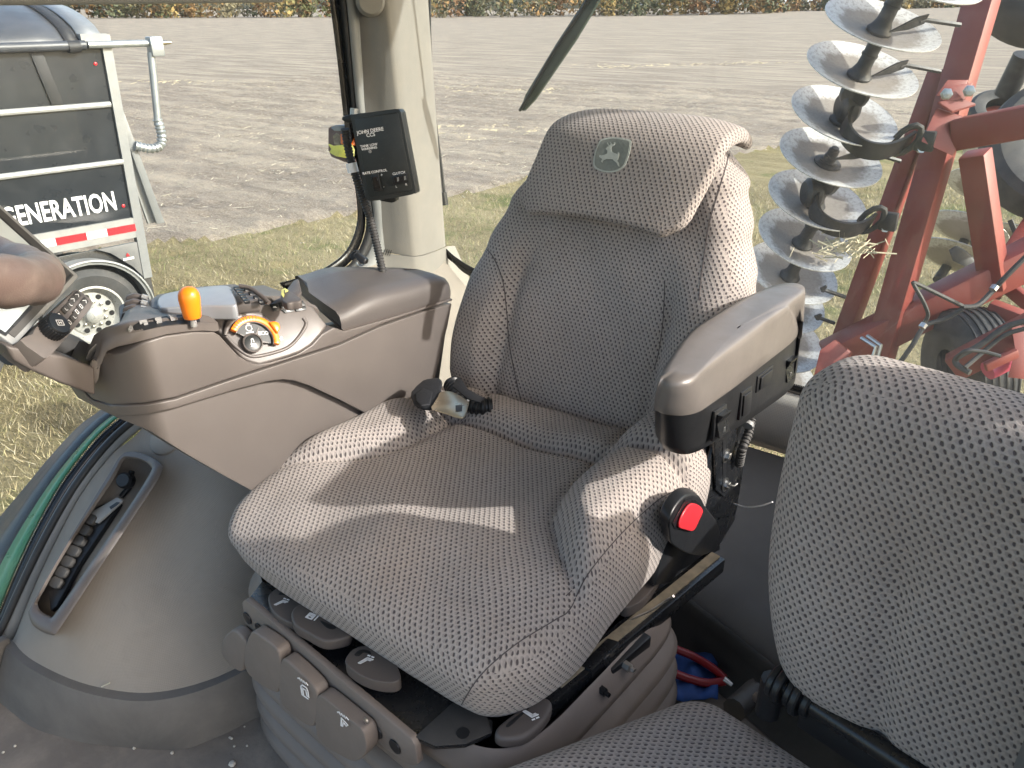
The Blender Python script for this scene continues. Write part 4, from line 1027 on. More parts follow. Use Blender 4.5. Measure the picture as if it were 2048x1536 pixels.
tab = slab('slotted_tab', [ontray(*q, .014) for q in ((186, 1026), (238, 996), (249, 1003), (240, 1012), (200, 1048), (190, 1046))], n0*.006, 'greytrim', TR, bevel=.002)
slab('slot', [ontray(*q, .0205) for q in ((219, 1014), (234, 1004), (240, 1005), (234, 1011), (222, 1019))], n0*.0006, 'black', TR, bevel=0)
for k in range(7):
    u = lerp(188, 119, k/6); v = lerp(1042, 1168, k/6); c = ontray(u, v, .012)
    slab('clip', [c+ax*a*.0105+sx*b*.011 for a, b in ((-1, -1), (-.6, -1.4), (.6, -1.4), (1, -1), (1, .6), (.6, 1.2), (-.6, 1.2), (-1, .6))], n0*.012, 'rubber', TR, bevel=.003)
kn = ontray(258, 962, .004); 
v, f = lathe_g([(0, .026), (.013, .026), (.015, .022), (.0165, .02), (.0165, .004), (.012, 0), (0, 0)], kn, (n0+V(.5, -.3, 0)), 28); mk('knob', v, f, 'black', TR, angle=30)
tube('knob_spring', [kn-n0*.01+ax*.01, kn-n0*.005+ax*.035], .006, 'black', TR)
tube('knob_stud', [kn+V(-.0, .0, 0), kn-ax*.02-sx*.008], .006, 'black', TR)
lathe('round_plug', [(0, .01), (.035, .01), (.045, .004), (.05, -.01)], onl(338, 872, 0)[0] if onl(338, 872)[0] else at(338, 880, x=-.7), n0, 'liner', cab, seg=24)
# dry stalk lying on the skirt edge
p1, _ = onl(206, 1372, .004); p2, _ = onl(228, 1362, .012)
if p1 and p2:
    tag(tube('straw_stalk', [p1, p1.lerp(p2, .5), p2], .0012, mat('straw', (.6, .55, .42), .8), None, seg=5), 'single pale straw stalk lying on the top edge of the rubber skirt', 'straw')
# bits on the floor
for k in range(11):
    u = random.uniform(0, 520); v = random.uniform(1475, 1545); c = at(u, v, z=0)
    if k > 5: c = at(random.uniform(420, 500), random.uniform(1450, 1535), z=0)
    r = random.uniform(.0015, .0035)
    if k < 1: c = at(465, 1530, z=0); r = .007
    g = Geo(); 
    for q in range(1): g.add(*lathe_g([(0, -r*.5), (r*.8, -r*.4), (r, 0), (r*.7, r*.5), (0, r*.6)], c+V(0, 0, r*.5), V(random.random()*.3, .1, 1), 7))
    o = g.obj('pebble', mat('pebble_stone', (.5, .47, .42), .8) if k == 0 else bpy.data.materials['pebble_stone'], None)
    tag(o, 'pale pebble on the floor mat beside the seat bellows, the largest of them' if k == 0 else 'small crumb of stone or dirt lying on the dusty floor mat', 'pebble', None if k == 0 else 'crumbs on the floor mat')

# --- outside wipers
wpd = 1.21
def wip(u, v): return at(u, v, y=wpd)
wp = thing('rear_wiper', 'long black wiper blade across the upper rear glass above the seat', 'wiper', tuple(wip(1110, 110)))
slab('blade_holder', [wip(*q) for q in ((1178, -14), (1200, -4), (1150, 80), (1068, 200), (1047, 222), (1040, 220), (1050, 190), (1110, 90))], V(0, .012, 0), mat('wiper_green_black', (.03, .045, .038), .35), wp, bevel=.002)
for k in range(4):
    u = lerp(1118, 1172, k/3); v = lerp(88, 10, k/3); slab('spring_slot', [wip(u, v)+V(0, -.002, 0), wip(u+4, v-2)+V(0, -.002, 0), wip(u+11, v-16)+V(0, -.002, 0), wip(u+7, v-14)+V(0, -.002, 0)], V(0, -.0006, 0), 'white' if 0 else 'greytrim', wp, bevel=0)
tube('wiper_arm', [wip(1150, 60)+V(0, .016, 0), wip(1190, -12)+V(0, .018, 0), V(wip(1190, -12).x+.12, wpd+.02, 1.62)], .006, 'black', wp, seg=8)
tube('rubber_lip', [wip(1042, 221)+V(0, -.006, 0), wip(1100, 118)+V(0, -.006, 0), wip(1184, -10)+V(0, -.006, 0)], .004, 'black', wp, seg=6)
wq = thing('side_wiper', 'thin dark wiper arm hanging beside the padded pillar outside the rear glass', 'wiper', tuple(at(885, 320, y=1.22)))
tube('arm', smoothpts([V(-.84, 1.22, 1.62), at(860, 60, y=1.22), at(868, 205, y=1.22), at(876, 280, y=1.22), at(884, 350, y=1.22), at(888, 385, y=1.22)], 3), [.0035]*10+[.005]*6, 'black', wq, seg=6)
tube('arm_end', [at(887, 384, y=1.22), at(891, 410, y=1.22)], .009, 'black', wq, seg=8)

# --- small outside marker lamp with yellow tape, seen past the pillar
mdp = 2.05
ml = thing('marker_lamp', 'amber marker lamp on a bracket wrapped in torn yellow tape, outside the side glass', 'lamp', tuple(at(685, 290, d=mdp)))
M['amber'] = mat('amber_lens', (.8, .16, .02), .25); M['ytape'] = mat('yellow_tape', (.34, .33, .06), .5, var=.2, vs=40, dirt=.4, dcol=(.3, .3, .05), ds=60); M['brk'] = mat('lamp_bracket', (.12, .06, .055), .6)
fz = V(.35, .9, 0)
slab('bracket', [at(*q, d=mdp) for q in ((656, 256), (662, 252), (705, 256), (705, 325), (690, 325), (662, 314), (656, 300))], fz*.012, 'brk', ml, bevel=.002)
slab('hole_plate', [at(*q, d=mdp-.012) for q in ((666, 272), (672, 266), (680, 272), (682, 284), (676, 292), (668, 288))], fz*.002, 'soil', ml, bevel=0)
slab('lens', [at(*q, d=mdp-.02) for q in ((679, 267), (705, 265), (705, 292), (680, 290))], fz*.02, 'amber', ml, bevel=.004)
slab('yellow_tape', [at(*q, d=mdp-.03) for q in ((655, 288), (664, 292), (700, 288), (706, 300), (704, 318), (672, 313), (658, 305), (662, 298))], fz*.006, 'ytape', ml, bevel=.001)
slab('top_flange', [at(*q, d=mdp-.02) for q in ((660, 255), (668, 250), (705, 252), (705, 262), (668, 262))], fz*.03, 'alu', ml, bevel=.002)

# ================================================================== CONTROL BOX ON THE PILLAR
bd = 1.50
bc = at(752, 300, d=bd); bn = (EYE-bc).normalized(); 
bn = (bn + V(-.28, -.1, -.08)).normalized()
def bp(u, v, l=0): return at(u, v, pl=(bc+bn*l, bn))
cb = thing('control_box', 'flat black switch box with white lettering clamped to the pillar', 'control box', tuple(bp(780, 400)))
M['boxpl'] = mat('satin_black_box', (.017, .020, .021), .4, var=.15, vs=20, dirt=.25, dcol=(.05, .053, .05), ds=30, wear=.12, wcol=(.16, .165, .165))
fo = smooth2([(706, 229), (745, 224), (790, 218), (800, 222), (804, 236), (818, 310), (831, 380), (828, 387), (815, 391), (775, 398), (742, 402), (733, 397), (729, 385), (712, 290), (702, 238)], 2, True)
slab('box_body', [bp(u, v, 0) for u, v in fo], -bn*.034, 'boxpl', cb, bevel=.004, seg=3)
fi = [(713, 236), (793, 224), (797, 228), (825, 378), (821, 383), (742, 395), (737, 391), (710, 240)]
slab('face_plate', [bp(u, v, .0) for u, v in fi], bn*.0012, 'boxpl', cb, bevel=.0005)
bx = (bp(800, 385)-bp(745, 393)).normalized(); by = (bp(706, 232)-bp(735, 395)).normalized(); by = (by-bx*by.dot(bx)).normalized()
def btx(s, u, v, size, **k): return text('lettering', s, bp(u, v, .0016), bx, by, size, 'white', cb, .0002, align='CENTER', **k)
PXM = bd/F_*.98
btx('JOHN DEERE', 741, 265, .0095, bold=.01); btx('CCS', 742, 273, .0095, bold=.01)
btx('TANK LOW', 738, 293, .0066, bold=.01); btx('WARNING', 739, 299, .0066, bold=.01)
btx('RATE CONTROL', 750, 346, .0068, bold=.01); btx('CLUTCH', 798, 348.5, .0066, bold=.01)
btx('L', 793, 375, .006); btx('R', 813, 371, .006); btx('+', 764, 353, .009); btx('-', 768, 376, .009)
lathe('indicator_lamp', [(.0032, 0), (.003, .0015), (0, .002)], bp(740, 303, .0012), bn, 'greytrim', cb, seg=14)
def rocker(name, us, par, m='black', h=.006, h2=.006, pf=bp, nn=None):
    nn = nn or bn; a = [pf(u, v, .0012) for u, v in us]; c = sum(a, V(0, 0, 0))/4
    fr = slab(name, [c+(p-c)*1.0 for p in a], nn*h, m, par, bevel=.0012)
    i = [c+(p-c)*.68+nn*h for p in a]
    v = i+[p+nn*(h2 if k in (0, 1) else h2*.25) for k, p in enumerate(i)]
    mk('rocker', v, [[0, 1, 5, 4], [1, 2, 6, 5], [2, 3, 7, 6], [3, 0, 4, 7], [4, 5, 6, 7]], 'blacksatin', fr, smooth=False); return fr
rocker('rocker_switch', ((743, 349), (758, 347), (766, 380), (749, 383)), cb)
fr = rocker('rocker_switch', ((784, 352), (815, 346), (818, 364), (788, 370)), cb)
for u in (796, 810): slab('mark', [bp(u-2.2, 355+(u-796)*-.18, .0132), bp(u+1.5, 354+(u-796)*-.18, .0132), bp(u+2.2, 362+(u-796)*-.18, .0105), bp(u-1.5, 363+(u-796)*-.18, .0105)], bn*.0004, 'greytrim', fr, bevel=0)
slab('mount_tab', [bp(u, v, -.034) for u, v in ((758, 395), (790, 388), (790, 404), (783, 406), (760, 402))], -bn*.03, 'black', cb, bevel=.002)
slab('clamp_ears', [bp(u, v, -.01) for u, v in ((684, 233), (704, 228), (712, 236), (706, 246), (690, 244), (683, 240))], -bn*.02, 'black', cb, bevel=.002)
tube('clamp_screw', [bp(709, 217, -.02), bp(708, 232, -.02)], .008, 'zinc', cb, seg=8)
# cable conduit
cdp = [bp(690, 258, -.02), bp(697, 300, -.03), bp(706, 335, -.03), bp(722, 385, -.035), bp(738, 430, -.04), bp(750, 475, -.03), bp(758, 510, -.02), bp(765, 545, -.01), bp(772, 600, 0)]
v, f = conduit_g(smoothpts(cdp, 5), .0088, .0062, 12)
cd = mk('cable_conduit', v, f, 'rubber'); tag(cd, 'corrugated black cable conduit running down the pillar behind the armrest console', 'conduit')
v, f = tube_g([bp(702, 326, -.03), bp(707, 345, -.03)], .0112, 14); mk('white_tape_band', v, f, 'white', cd)
# small black clip on the trim
cl = thing('cable_clip', 'small black two-blade plug clipped on the grey frame below the side window', 'clip', tuple(at(722, 520, d=1.75)))
slab('clip_half', [at(*q, d=1.74) for q in ((704, 510), (716, 499), (721, 501), (719, 513), (711, 522))], V(.3, -.8, .2)*.02, 'black', cl, bevel=.003)
slab('clip_half', [at(*q, d=1.70) for q in ((712, 508), (720, 504), (739, 518), (736, 528), (726, 526))], V(.3, -.8, .2)*.02, 'black', cl, bevel=.003)
tube('wire_loop', smoothpts([at(714, 525, d=1.72), at(718, 531, d=1.72), at(728, 529, d=1.72), at(727, 522, d=1.72)], 4), .0018, 'steel', cl, seg=6)

# ================================================================== DRIVER SEAT
seat = thing('driver_seat', 'main operator seat in grey dotted velour with badge on the headrest, on rubber bellows', 'seat', (.03, .25, 0))
# --- cushion
def crease(y):                     # half distance between the bolster creases at depth y
    pts = [(-.1, .40), (.10, .335), (.15, .30), (.20, .25), (.265, .195), (.33, .172), (.42, .168), (.6, .178)]
    for (a, b), (c, d) in zip(pts, pts[1:]):
        if y <= c: return lerp(b, d, max(0, (y-a)/(c-a)))
    return pts[-1][1]
def cush(p):
    x, y, z = p.x, p.y + .28, p.z
    t = max(0, min(1, (z+.085)/.17))
    # plan shape: rounded front corners, lower edge tucked in
    tuck = (1-t)**1.6
    ax = abs(x)/.345; fy = max(0, (.16-y)/.19)
    X = x*(1-.06*tuck - .06*(max(0, .3-t))*ax - .13*fy**2.2*ax**3)
    Y = y + .03*tuck*max(0, 1-(y/.3)) + .03*ax**3.2*max(0, 1-y/.2)**1.2 + .004*(1-ax*ax)*max(0, 1-y/.25)
    Z = .458 + z
    if t > .5:
        k = (t-.5)*2
        c = crease(Y); m_ = sstep(c-.016, c+.055, abs(X))*sstep(.08, .25, Y+.02*ax)
        edge_ = 1-.35*sstep(.27, .345, abs(X))
        Z += k*((.056 if X > 0 else .030)*m_*edge_)
        Z -= k*.014*math.exp(-((abs(X)-c)/.012)**2)*sstep(.08, .2, Y)
        Z -= k*.024*math.exp(-(X/.18)**2)*sstep(.1, .3, Y) + k*.022*sstep(.0, -.25, X)
        Z -= k*.055*sstep(.38, .55, Y)*sstep(-.12, -.28, X)
        Z += k*.004*math.sin(X*31+1.2)*math.sin(Y*23)                      # slack cloth
        Z -= k*.030*sstep(.20, -.06, Y)                                    # waterfall front
        Z -= k*.022*math.exp(-((Y-.462-.01*X)/.010)**2); Z += k*.022*sstep(.466, .50, Y)
    Z -= .018*tuck*sstep(.0, .22, X)*sstep(.22, .0, Y)
    X += .012*sstep(.15, .3, X)*sstep(.25, .05, Y); Y -= .012*sstep(.15, .3, X)*sstep(.15, .0, Y)
    return V(X, Y, Z)
cu_ = pad('seat_cushion', (.69, .66, .17), .07, (76, 70, 6), cush, 'fabric', seat, plan=True)
CB = bvh_of(cu_)
M['seam'] = mat('dark_seam_thread', (.07, .06, .06), .9)  # dark thread colour for the thin seam tubes
def seam(name, px_, bvh, par, r=.0011, lift=.0002):
    pts = []
    P = smooth2(px_, 10)
    for u, v in P:
        p, n = hit(bvh, u, v, lift)
        if p is not None: pts.append(p)
    if len(pts) > 3: return tube(name, pts, r, 'seam', par, seg=5)
seam('seam', [(918, 1418), (960, 1352), (1030, 1290), (1110, 1240), (1140, 1218), (1175, 1150), (1240, 1070), (1310, 1005), (1342, 985)], CB, cu_, .0009)
seam('seam', [(1132, 1192), (1150, 1175)], CB, cu_, .0009)
# --- backrest
def bw(t):
    pts = [(0, .268), (.06, .30), (.15, .318), (.32, .315), (.45, .315), (.60, .290), (.74, .260), (.88, .222), (1, .18)]
    for (a, b), (c, d) in zip(pts, pts[1:]):
        if t <= c: k = (t-a)/(c-a); k = k*k*(3-2*k); return lerp(b, d, max(0, k))
    return pts[-1][1]
def back(p):
    x, y, z = p
    t = (z+.31)/.62; tt = max(0, min(1, t)); s = x/.31
    X = s*bw(tt) + .018*sstep(.7, 1, tt)
    Y = .655 + .20*tt + y*(1-.25*tt)
    Z = .455 + .578*t
    if y < 0:
        k = min(1, -y/.07)
        bol = math.exp(-((tt-.30)/.24)**2)*sstep(.50, .72, abs(s))
        Y -= k*.050*bol
        Y += k*.012*math.exp(-((abs(s)-.56)/.035)**2)*sstep(.62, .5, tt)
        Y += k*.020*math.exp(-(s/.42)**2)*math.exp(-((tt-.35)/.3)**2)
        Y -= k*.014*math.exp(-((tt-.25)/.18)**2)*math.exp(-(s/.5)**2)
        Y += k*.0025*math.sin(Z*37+s*3)*math.sin(s*9)
    else:
        Y += .03*math.cos(s*1.3)
    Z -= .02*abs(s)**3*sstep(.8, 1, tt)
    return V(X, Y, Z)
br_ = pad('backrest', (.62, .155, .62), .062, (60, 5, 60), back, 'fabric', seat, uvo=(.003, .002), plan=True)
BB = bvh_of(br_)
seam('seam', [(965, 492), (985, 512), (1005, 560), (1013, 620), (1018, 680), (1028, 740), (1042, 800)], BB, br_)
seam('seam', [(1330, 560), (1326, 640), (1318, 700), (1308, 740)], BB, br_, .0008)
seam('seam', [(1458, 308), (1447, 350), (1432, 400), (1418, 450), (1410, 500), (1402, 560), (1398, 600)], BB, br_)
# --- headrest flap hung over the top of the backrest
FP = smoothpts([V(0, .670, .880), V(0, .695, .95), V(0, .722, 1.012), V(0, .752, 1.046), V(0, .803, 1.064), V(0, .845, 1.060), V(0, .876, 1.040)], 8)
FL = [0]
for a, b in zip(FP, FP[1:]): FL.append(FL[-1]+(b-a).length)
FT = FL[-1]
def flap(p):
    s, th, q = p.x/.225, p.y, p.z
    a = abs(s)
    l = (q+.165)/.33*FT
    l += .012*(a**2)*0 + .022*(1-a*a)*sstep(.35, 0, l/FT)*1.0
    corner = sstep(.82, 1, a)*.02; 
    if l < FT*.5: l += corner*sstep(.4, 0, l/FT)
    l = max(0, min(FT-1e-5, l))
    i = 0
    while i < len(FL)-2 and FL[i+1] < l: i += 1
    k = (l-FL[i])/(FL[i+1]-FL[i]); P = FP[i].lerp(FP[i+1], k); d = (FP[i+1]-FP[i]).normalized(); n = V(0, -d.z, d.y)
    w_ = lerp(.182, .184, sstep(0, .55, l/FT))
    P = P + n*(.004 - th)
    X = s*w_*(1-.10*sstep(.05, 0, l)*sstep(.6, 1, a)) + .004 + .030*sstep(0, .5, l/FT)
    P.z -= .020*a**4*sstep(.4, .8, l/FT); P.y += .018*a**3
    return V(X, P.y, P.z)
fp_ = pad('headrest_cover', (.45, .028, .33), .0135, (44, 2, 44), flap, 'fabric', seat, uvo=(.001, .004))
FB = bvh_of(fp_)
# embroidered shield badge with a leaping deer
M['badge'] = mat('woven_badge_green', (.19, .205, .185), .85, var=.1, vs=200, grain=.8, gs=1500); M['badgel'] = mat('woven_badge_pale', (.42, .44, .40), .85, var=.08, vs=200, grain=.8, gs=1500)
def zz(p): return [(880+a/2.194, 200+b/2.194) for a, b in p]
bc0, bn0 = hit(FB, 1225, 311); 
def badge(px_, lift, th, m, nm, par):
    pts = []
    for u, v in px_:
        p, n = hit(FB, u, v)
        pts.append((p if p is not None else at(u, v, pl=(bc0, bn0)))+bn0*lift)
    return slab(nm, pts, bn0*th, m, par, bevel=0, smooth=False)
sh = smooth2(zz([(712, 174), (760, 165), (815, 172), (840, 180), (838, 215), (826, 260), (808, 296), (770, 317), (725, 318), (685, 304), (674, 280), (680, 235), (695, 195)]), 3, True)
ctr = (sum(a for a, b in sh)/len(sh), sum(b for a, b in sh)/len(sh))
bd1 = badge(sh, .0012, .0010, 'badgel', 'badge', fp_)
badge([(ctr[0]+(a-ctr[0])*.91, ctr[1]+(b-ctr[1])*.91) for a, b in sh], .0018, .0010, 'badge', 'badge_field', fp_)
deer = zz([(730, 217), (738, 208), (745, 206), (738, 196), (737, 188), (742, 197), (748, 203), (752, 195), (748, 185), (756, 193), (760, 199), (768, 194), (765, 186), (772, 190), (768, 201), (756, 208), (754, 216), (758, 230), (770, 236), (782, 240), (784, 230), (789, 238), (787, 250), (785, 262), (780, 268), (788, 280), (790, 296), (783, 290), (778, 278), (764, 268), (760, 262), (742, 262), (732, 262), (720, 268), (715, 278), (709, 272), (715, 262), (708, 256), (701, 252), (703, 244), (712, 246), (724, 243), (736, 238), (738, 226)])
badge(deer, .0024, .0009, 'badgel', 'deer_emblem', fp_)

# --- steel frame under the cushion
PT = .385
def pz(u, v, z=PT): return at(u, v, z=z)
plt = [(491, 1205), (524, 1162), (700, 1255), (905, 1395), (985, 1440), (985, 1466), (931, 1490), (868, 1494), (826, 1474)]
slab('mounting_plate', [pz(*q) for q in plt], (0, 0, -.006), 'blacksatin', seat, bevel=.0015)
slab('plate_infill', [V(-.2, .0, PT-.004), V(.25, .0, PT-.004), V(.31, .5, PT-.004), V(-.2, .5, PT-.004)], (0, 0, -.02), 'blacksatin', seat, bevel=0)
slab('plate_front_lip', [pz(491, 1205), pz(826, 1474), pz(826, 1474)+V(0, 0, -.012), pz(491, 1205)+V(0, 0, -.012)], V(.0, -.004, 0), 'blacksatin', seat, bevel=.001)
slab('dirty_corner_tab', [at(*q, z=PT+.003) for q in ((830, 1473), (905, 1405), (975, 1435), (983, 1464), (930, 1487), (870, 1491))], (0, 0, -.002), 'rubber', seat, bevel=.0006)
for (u, v, r) in ((926, 1466, .009), (541, 1165, .006), (690, 1290, .0035)):
    c = at(u, v, z=PT+.0035); lathe('bolt_hole', [(r, 0), (r, .0006), (0, .0006)], c, V(0, 0, 1), 'black', seat, seg=18)
# side rail
rA = at(1095, 1400, z=.372); rB = at(1432, 1122, z=.362)
rd = (rB-rA).normalized(); rs = rd.cross(V(0, 0, 1)).normalized()
beam('slide_rail', rA-rd*.02, rB, .035, .030, 'blacksatin', seat, bevel=.002)
beam('rail_groove', rA+rd*.02+V(0, 0, .0165), rB-rd*.004+V(0, 0, .0165), .017, .003, mat('greasy_dust', (.23, .19, .13), .8, var=.3, vs=40), seat, bevel=0)
slab('rail_carrier', [at(*q, z=.39) for q in ((1160, 1330), (1215, 1275), (1240, 1283), (1185, 1340))], (0, 0, -.02), 'blacksatin', seat, bevel=.002)
mk('rail_bracket', *box_g(rA+rd*.16+rs*.02+V(0, 0, -.012), (.022, .10, .026), Matrix.Rotation(math.atan2(-rd.x, rd.y), 3, 'Z'), .003), 'black', seat)
mk('rail_bolt', *lathe_g([(0, 0), (.007, 0), (.007, .012), (.004, .014), (.004, .02), (0, .021)], rA+rd*.14+rs*.03+V(0, 0, -.008), rs, 6), 'steel', seat, smooth=False)
mk('rail_bolt', *lathe_g([(0, 0), (.007, 0), (.007, .012), (.004, .014), (.004, .02), (0, .021)], rA+rd*.08+rs*.03+V(0, 0, -.014), rs, 6), 'blacksatin', seat, smooth=False)
sw = [at(1247, 1262, z=.372), at(1262, 1240, z=.385), at(1300, 1222, z=.385), at(1337, 1198, z=.388), at(1347, 1192, z=.395)]
tube('latch_wire', smoothpts(sw, 4), .0022, 'steel', seat, seg=6)
# --- bellows: a stack of separate soft rings
def ring(zc, k, grow):
    cx, cy, ax_, ay = .035, .205, .345+grow, .258+grow; out = []
    for i in range(64):
        a = 2*math.pi*i/64; c, s = math.cos(a), math.sin(a); e = .36
        X = cx+math.copysign(abs(c)**e, c)*ax_*k; Y = cy+math.copysign(abs(s)**e, s)*ay*k
        X += .075*(Y-cy)*1.0; Y += -.083*(X-cx)
        out.append(V(X, Y, zc))
    return out
M['bellows'] = mat('taupe_bellows_rubber', (.175, .145, .125), .58, var=.06, dirt=.25, dcol=(.26, .23, .21), ds=6, grain=.3, gs=600)
zt = .372
for i in range(7):
    z0 = zt-.054*i; g_ = -.004+.004*min(i, 3)
    prof = [(z0, .82), (z0-.002, .86), (z0-.011, .935), (z0-.023, .99), (z0-.033, 1.01), (z0-.040, 1.0), (z0-.047, .95), (z0-.051, .88), (z0-.054, .82)]
    if i == 0: prof = [(z0, .91), (z0-.004, .925), (z0-.015, .94), (z0-.030, .975), (z0-.040, .985), (z0-.047, .955), (z0-.051, .88), (z0-.054, .82)]
    loft('bellows_ring', [ring(a, b, g_) for a, b in prof], 'bellows', seat, closed=True, angle=None)
# front apron with three hanging flaps
fpl = (pz(491, 1205)+V(0, -.004, 0), V(-.083, -1, -.0).normalized())
def fz_(u, v, l=0): return at(u, v, pl=(fpl[0]+fpl[1]*l, fpl[1]))
slab('apron', [fz_(u, v) for u, v in ((483, 1205), (491, 1200), (640, 1325), (822, 1478), (830, 1492), (836, 1530), (818, 1532), (770, 1500), (735, 1462), (600, 1350), (520, 1285), (489, 1250))], V(0, .012, 0), 'bellows', seat, bevel=.003)
def apr(pts, lift, nm='apron_flap', bulge=.022):
    lift += .002
    P = smooth2(pts, 3, True); return slab(nm, [fz_(u, v, lift) for u, v in P], -fpl[1]*(-bulge), 'bellows', seat, bevel=.008, seg=4)
f1 = apr([(525, 1251), (540, 1254), (577, 1281), (585, 1304), (587, 1331), (580, 1366), (565, 1366), (530, 1344), (513, 1321), (512, 1286)], .0)
f2 = apr([(587, 1304), (605, 1311), (650, 1354), (660, 1376), (659, 1396), (653, 1431), (637, 1434), (600, 1406), (583, 1386), (581, 1346)], .0)
f3 = apr([(660, 1374), (677, 1381), (733, 1426), (750, 1442), (757, 1466), (755, 1486), (740, 1501), (720, 1500), (670, 1471), (655, 1446), (655, 1396)], .0)
apr([(475, 1255), (490, 1248), (515, 1275), (512, 1300), (505, 1330), (485, 1322), (463, 1295), (465, 1268)], .0, 'bellows_ear', .02)
for u, v in ((495, 1236), (519, 1258), (754, 1463), (790, 1493)):
    lathe('round_plug', [(.0115, 0), (.011, .0015), (0, .002)], fz_(u, v, .0008), fpl[1], 'black', seat, seg=18)
lathe('small_screw', [(.005, 0), (.005, .002), (0, .003)], fz_(733, 1441, .014), fpl[1], 'steel', seat, seg=12)
fx = V(1, 0, 0); fu = V(0, 0, 1)
seatsym = lambda s: [[(-.8*s, -1*s), (-.2*s, .9*s), (.9*s, .6*s), (.55*s, .2*s), (.1*s, .35*s), (-.4*s, -.9*s), (-.8*s, -1*s)]]
can = lambda s: [[(-.6*s, -1*s), (-.6*s, .4*s), (-.2*s, .9*s), (.5*s, .9*s), (.7*s, .5*s), (.7*s, -.6*s)], [(-.3*s, -.9*s), (-.3*s, .3*s), (.3*s, .3*s), (.4*s, -.6*s)], [(-.6*s, -1*s), (.5*s, -1*s)]]
spring = lambda s, y: [[(-.9*s, y), (-.6*s, y+.2*s), (-.4*s, y-.1*s), (-.2*s, y+.2*s), (0, y-.1*s), (.2*s, y+.2*s), (.4*s, y-.1*s), (.6*s, y+.2*s), (.9*s, y)]]
icon(can(.012)+spring(.012, .019), fz_(609, 1382, .0285), fx, fu, .0022, f2)
icon([[(-.007, -.010), (-.004, .007), (.008, .002), (.004, -.003), (-.001, .001), (-.004, -.009)]]+spring(.012, .014), fz_(688, 1446, .0285), fx, fu, .0022, f3)
# --- adjusting handles
def handle(px_, zlev, sym, ic, icz, par=seat, th=.020, dirx=None, pocket=None, lab=None):
    P = smooth2(px_, 4, True); pts = [at(u, v, z=zlev) for u, v in P]
    h = slab('adjust_handle', pts, (0, 0, -th), 'taupe_d', par, bevel=.0075, seg=5)
    if lab: h['label'] = lab
    if pocket:
        Q = smooth2(pocket, 3, True); slab('finger_recess', [at(u, v, z=zlev+.0006) for u, v in Q], (0, 0, -.002), 'black', h, bevel=.0009)
    c = at(*ic, z=zlev+.0008); dx = (at(ic[0]+10, ic[1]+icz[0], z=zlev)-at(*ic, z=zlev)).normalized(); dy = V(0, 0, 1).cross(dx)
    icon(sym, c, dx, dy, .0022, h); return h
S_ = .0085
seat_i = [[(-.9*S_, -.9*S_), (-.2*S_, .7*S_), (.9*S_, .7*S_)], [(-.55*S_, -.85*S_), (.1*S_, .35*S_), (.6*S_, .35*S_)], [(-.75*S_, -.9*S_), (.0*S_, .5*S_), (.7*S_, .5*S_)], [(-.4*S_, 1.2*S_), (.0*S_, 1.2*S_)], [(.35*S_, 1.2*S_), (.75*S_, 1.2*S_)]]
handle([(535, 1195), (545, 1180), (570, 1172), (600, 1185), (625, 1210), (620, 1235), (590, 1243), (560, 1238), (542, 1220)], .412, 0, (563, 1204), (-8,), lab='rounded grey-brown lever with seat tilt symbol', pocket=[(553, 1185), (575, 1180), (592, 1192), (585, 1200), (578, 1192), (560, 1190)]) if 0 else None
def H(px_, z, ic, rot, sym, pocket):
    P = smooth2(px_, 4, True); h = slab('adjust_handle', [at(u, v, z=z) for u, v in P], (0, 0, -.020), 'taupe_d', seat, bevel=.0075, seg=5)
    if pocket:
        Q = smooth2(pocket, 3, True); slab('finger_recess', [at(u, v, z=z+.0007) for u, v in Q], (0, 0, -.002), 'black', h, bevel=.0009)
    dx = V(math.cos(rot), math.sin(rot), 0); dy = V(-math.sin(rot), math.cos(rot), 0)
    icon(sym, at(*ic, z=z+.0012), dx, dy, .0022, h, depth=.0004); return h
can_i = [[(-.007, -.006), (-.007, .004), (.004, .004), (.004, -.006), (-.007, -.006)], [(-.005, -.004), (-.005, .002), (.002, .002), (.002, -.004)], [(-.003, .008), (.006, .008), (.009, .004), (.009, -.006)], [(-.004, -.001), (.001, -.001)]]
H([(536, 1198), (543, 1183), (562, 1174), (600, 1182), (640, 1215), (640, 1240), (595, 1246), (570, 1241), (545, 1222)], .408, (563, 1206), .2, seat_i, [(556, 1188), (572, 1179), (592, 1188), (588, 1200), (578, 1196), (570, 1190)])
H([(582, 1230), (588, 1215), (605, 1207), (640, 1212), (672, 1232), (700, 1252), (700, 1270), (675, 1279), (645, 1280), (612, 1263), (590, 1250)], .420, (624, 1232), .2, can_i, [(640, 1240), (655, 1246), (672, 1252), (668, 1258), (655, 1256), (645, 1248)])
H([(691, 1325), (697, 1307), (715, 1294), (745, 1292), (780, 1310), (798, 1340), (800, 1358), (780, 1365), (745, 1360), (712, 1345)], .418, (732, 1322), .2, seat_i, [(708, 1309), (720, 1299), (738, 1300), (742, 1308), (728, 1305), (718, 1312)])
H([(990, 1462), (1000, 1446), (1040, 1415), (1072, 1395), (1092, 1393), (1104, 1405), (1098, 1428), (1075, 1455), (1045, 1474), (1010, 1478), (993, 1472)], .395, (1062, 1427), 1.1, [[(a, -b) for a, b in s] for s in seat_i], [(1012, 1450), (1030, 1434), (1052, 1418), (1060, 1414), (1040, 1434), (1018, 1453)])
H([(1240, 1195), (1262, 1160), (1290, 1120), (1310, 1102), (1326, 1106), (1330, 1128), (1316, 1160), (1290, 1195), (1260, 1214), (1243, 1212)], .405, (1304, 1124), .9, [[(a, -b) for a, b in s] for s in seat_i], [(1250, 1183), (1262, 1163), (1275, 1152), (1270, 1170), (1256, 1188)])
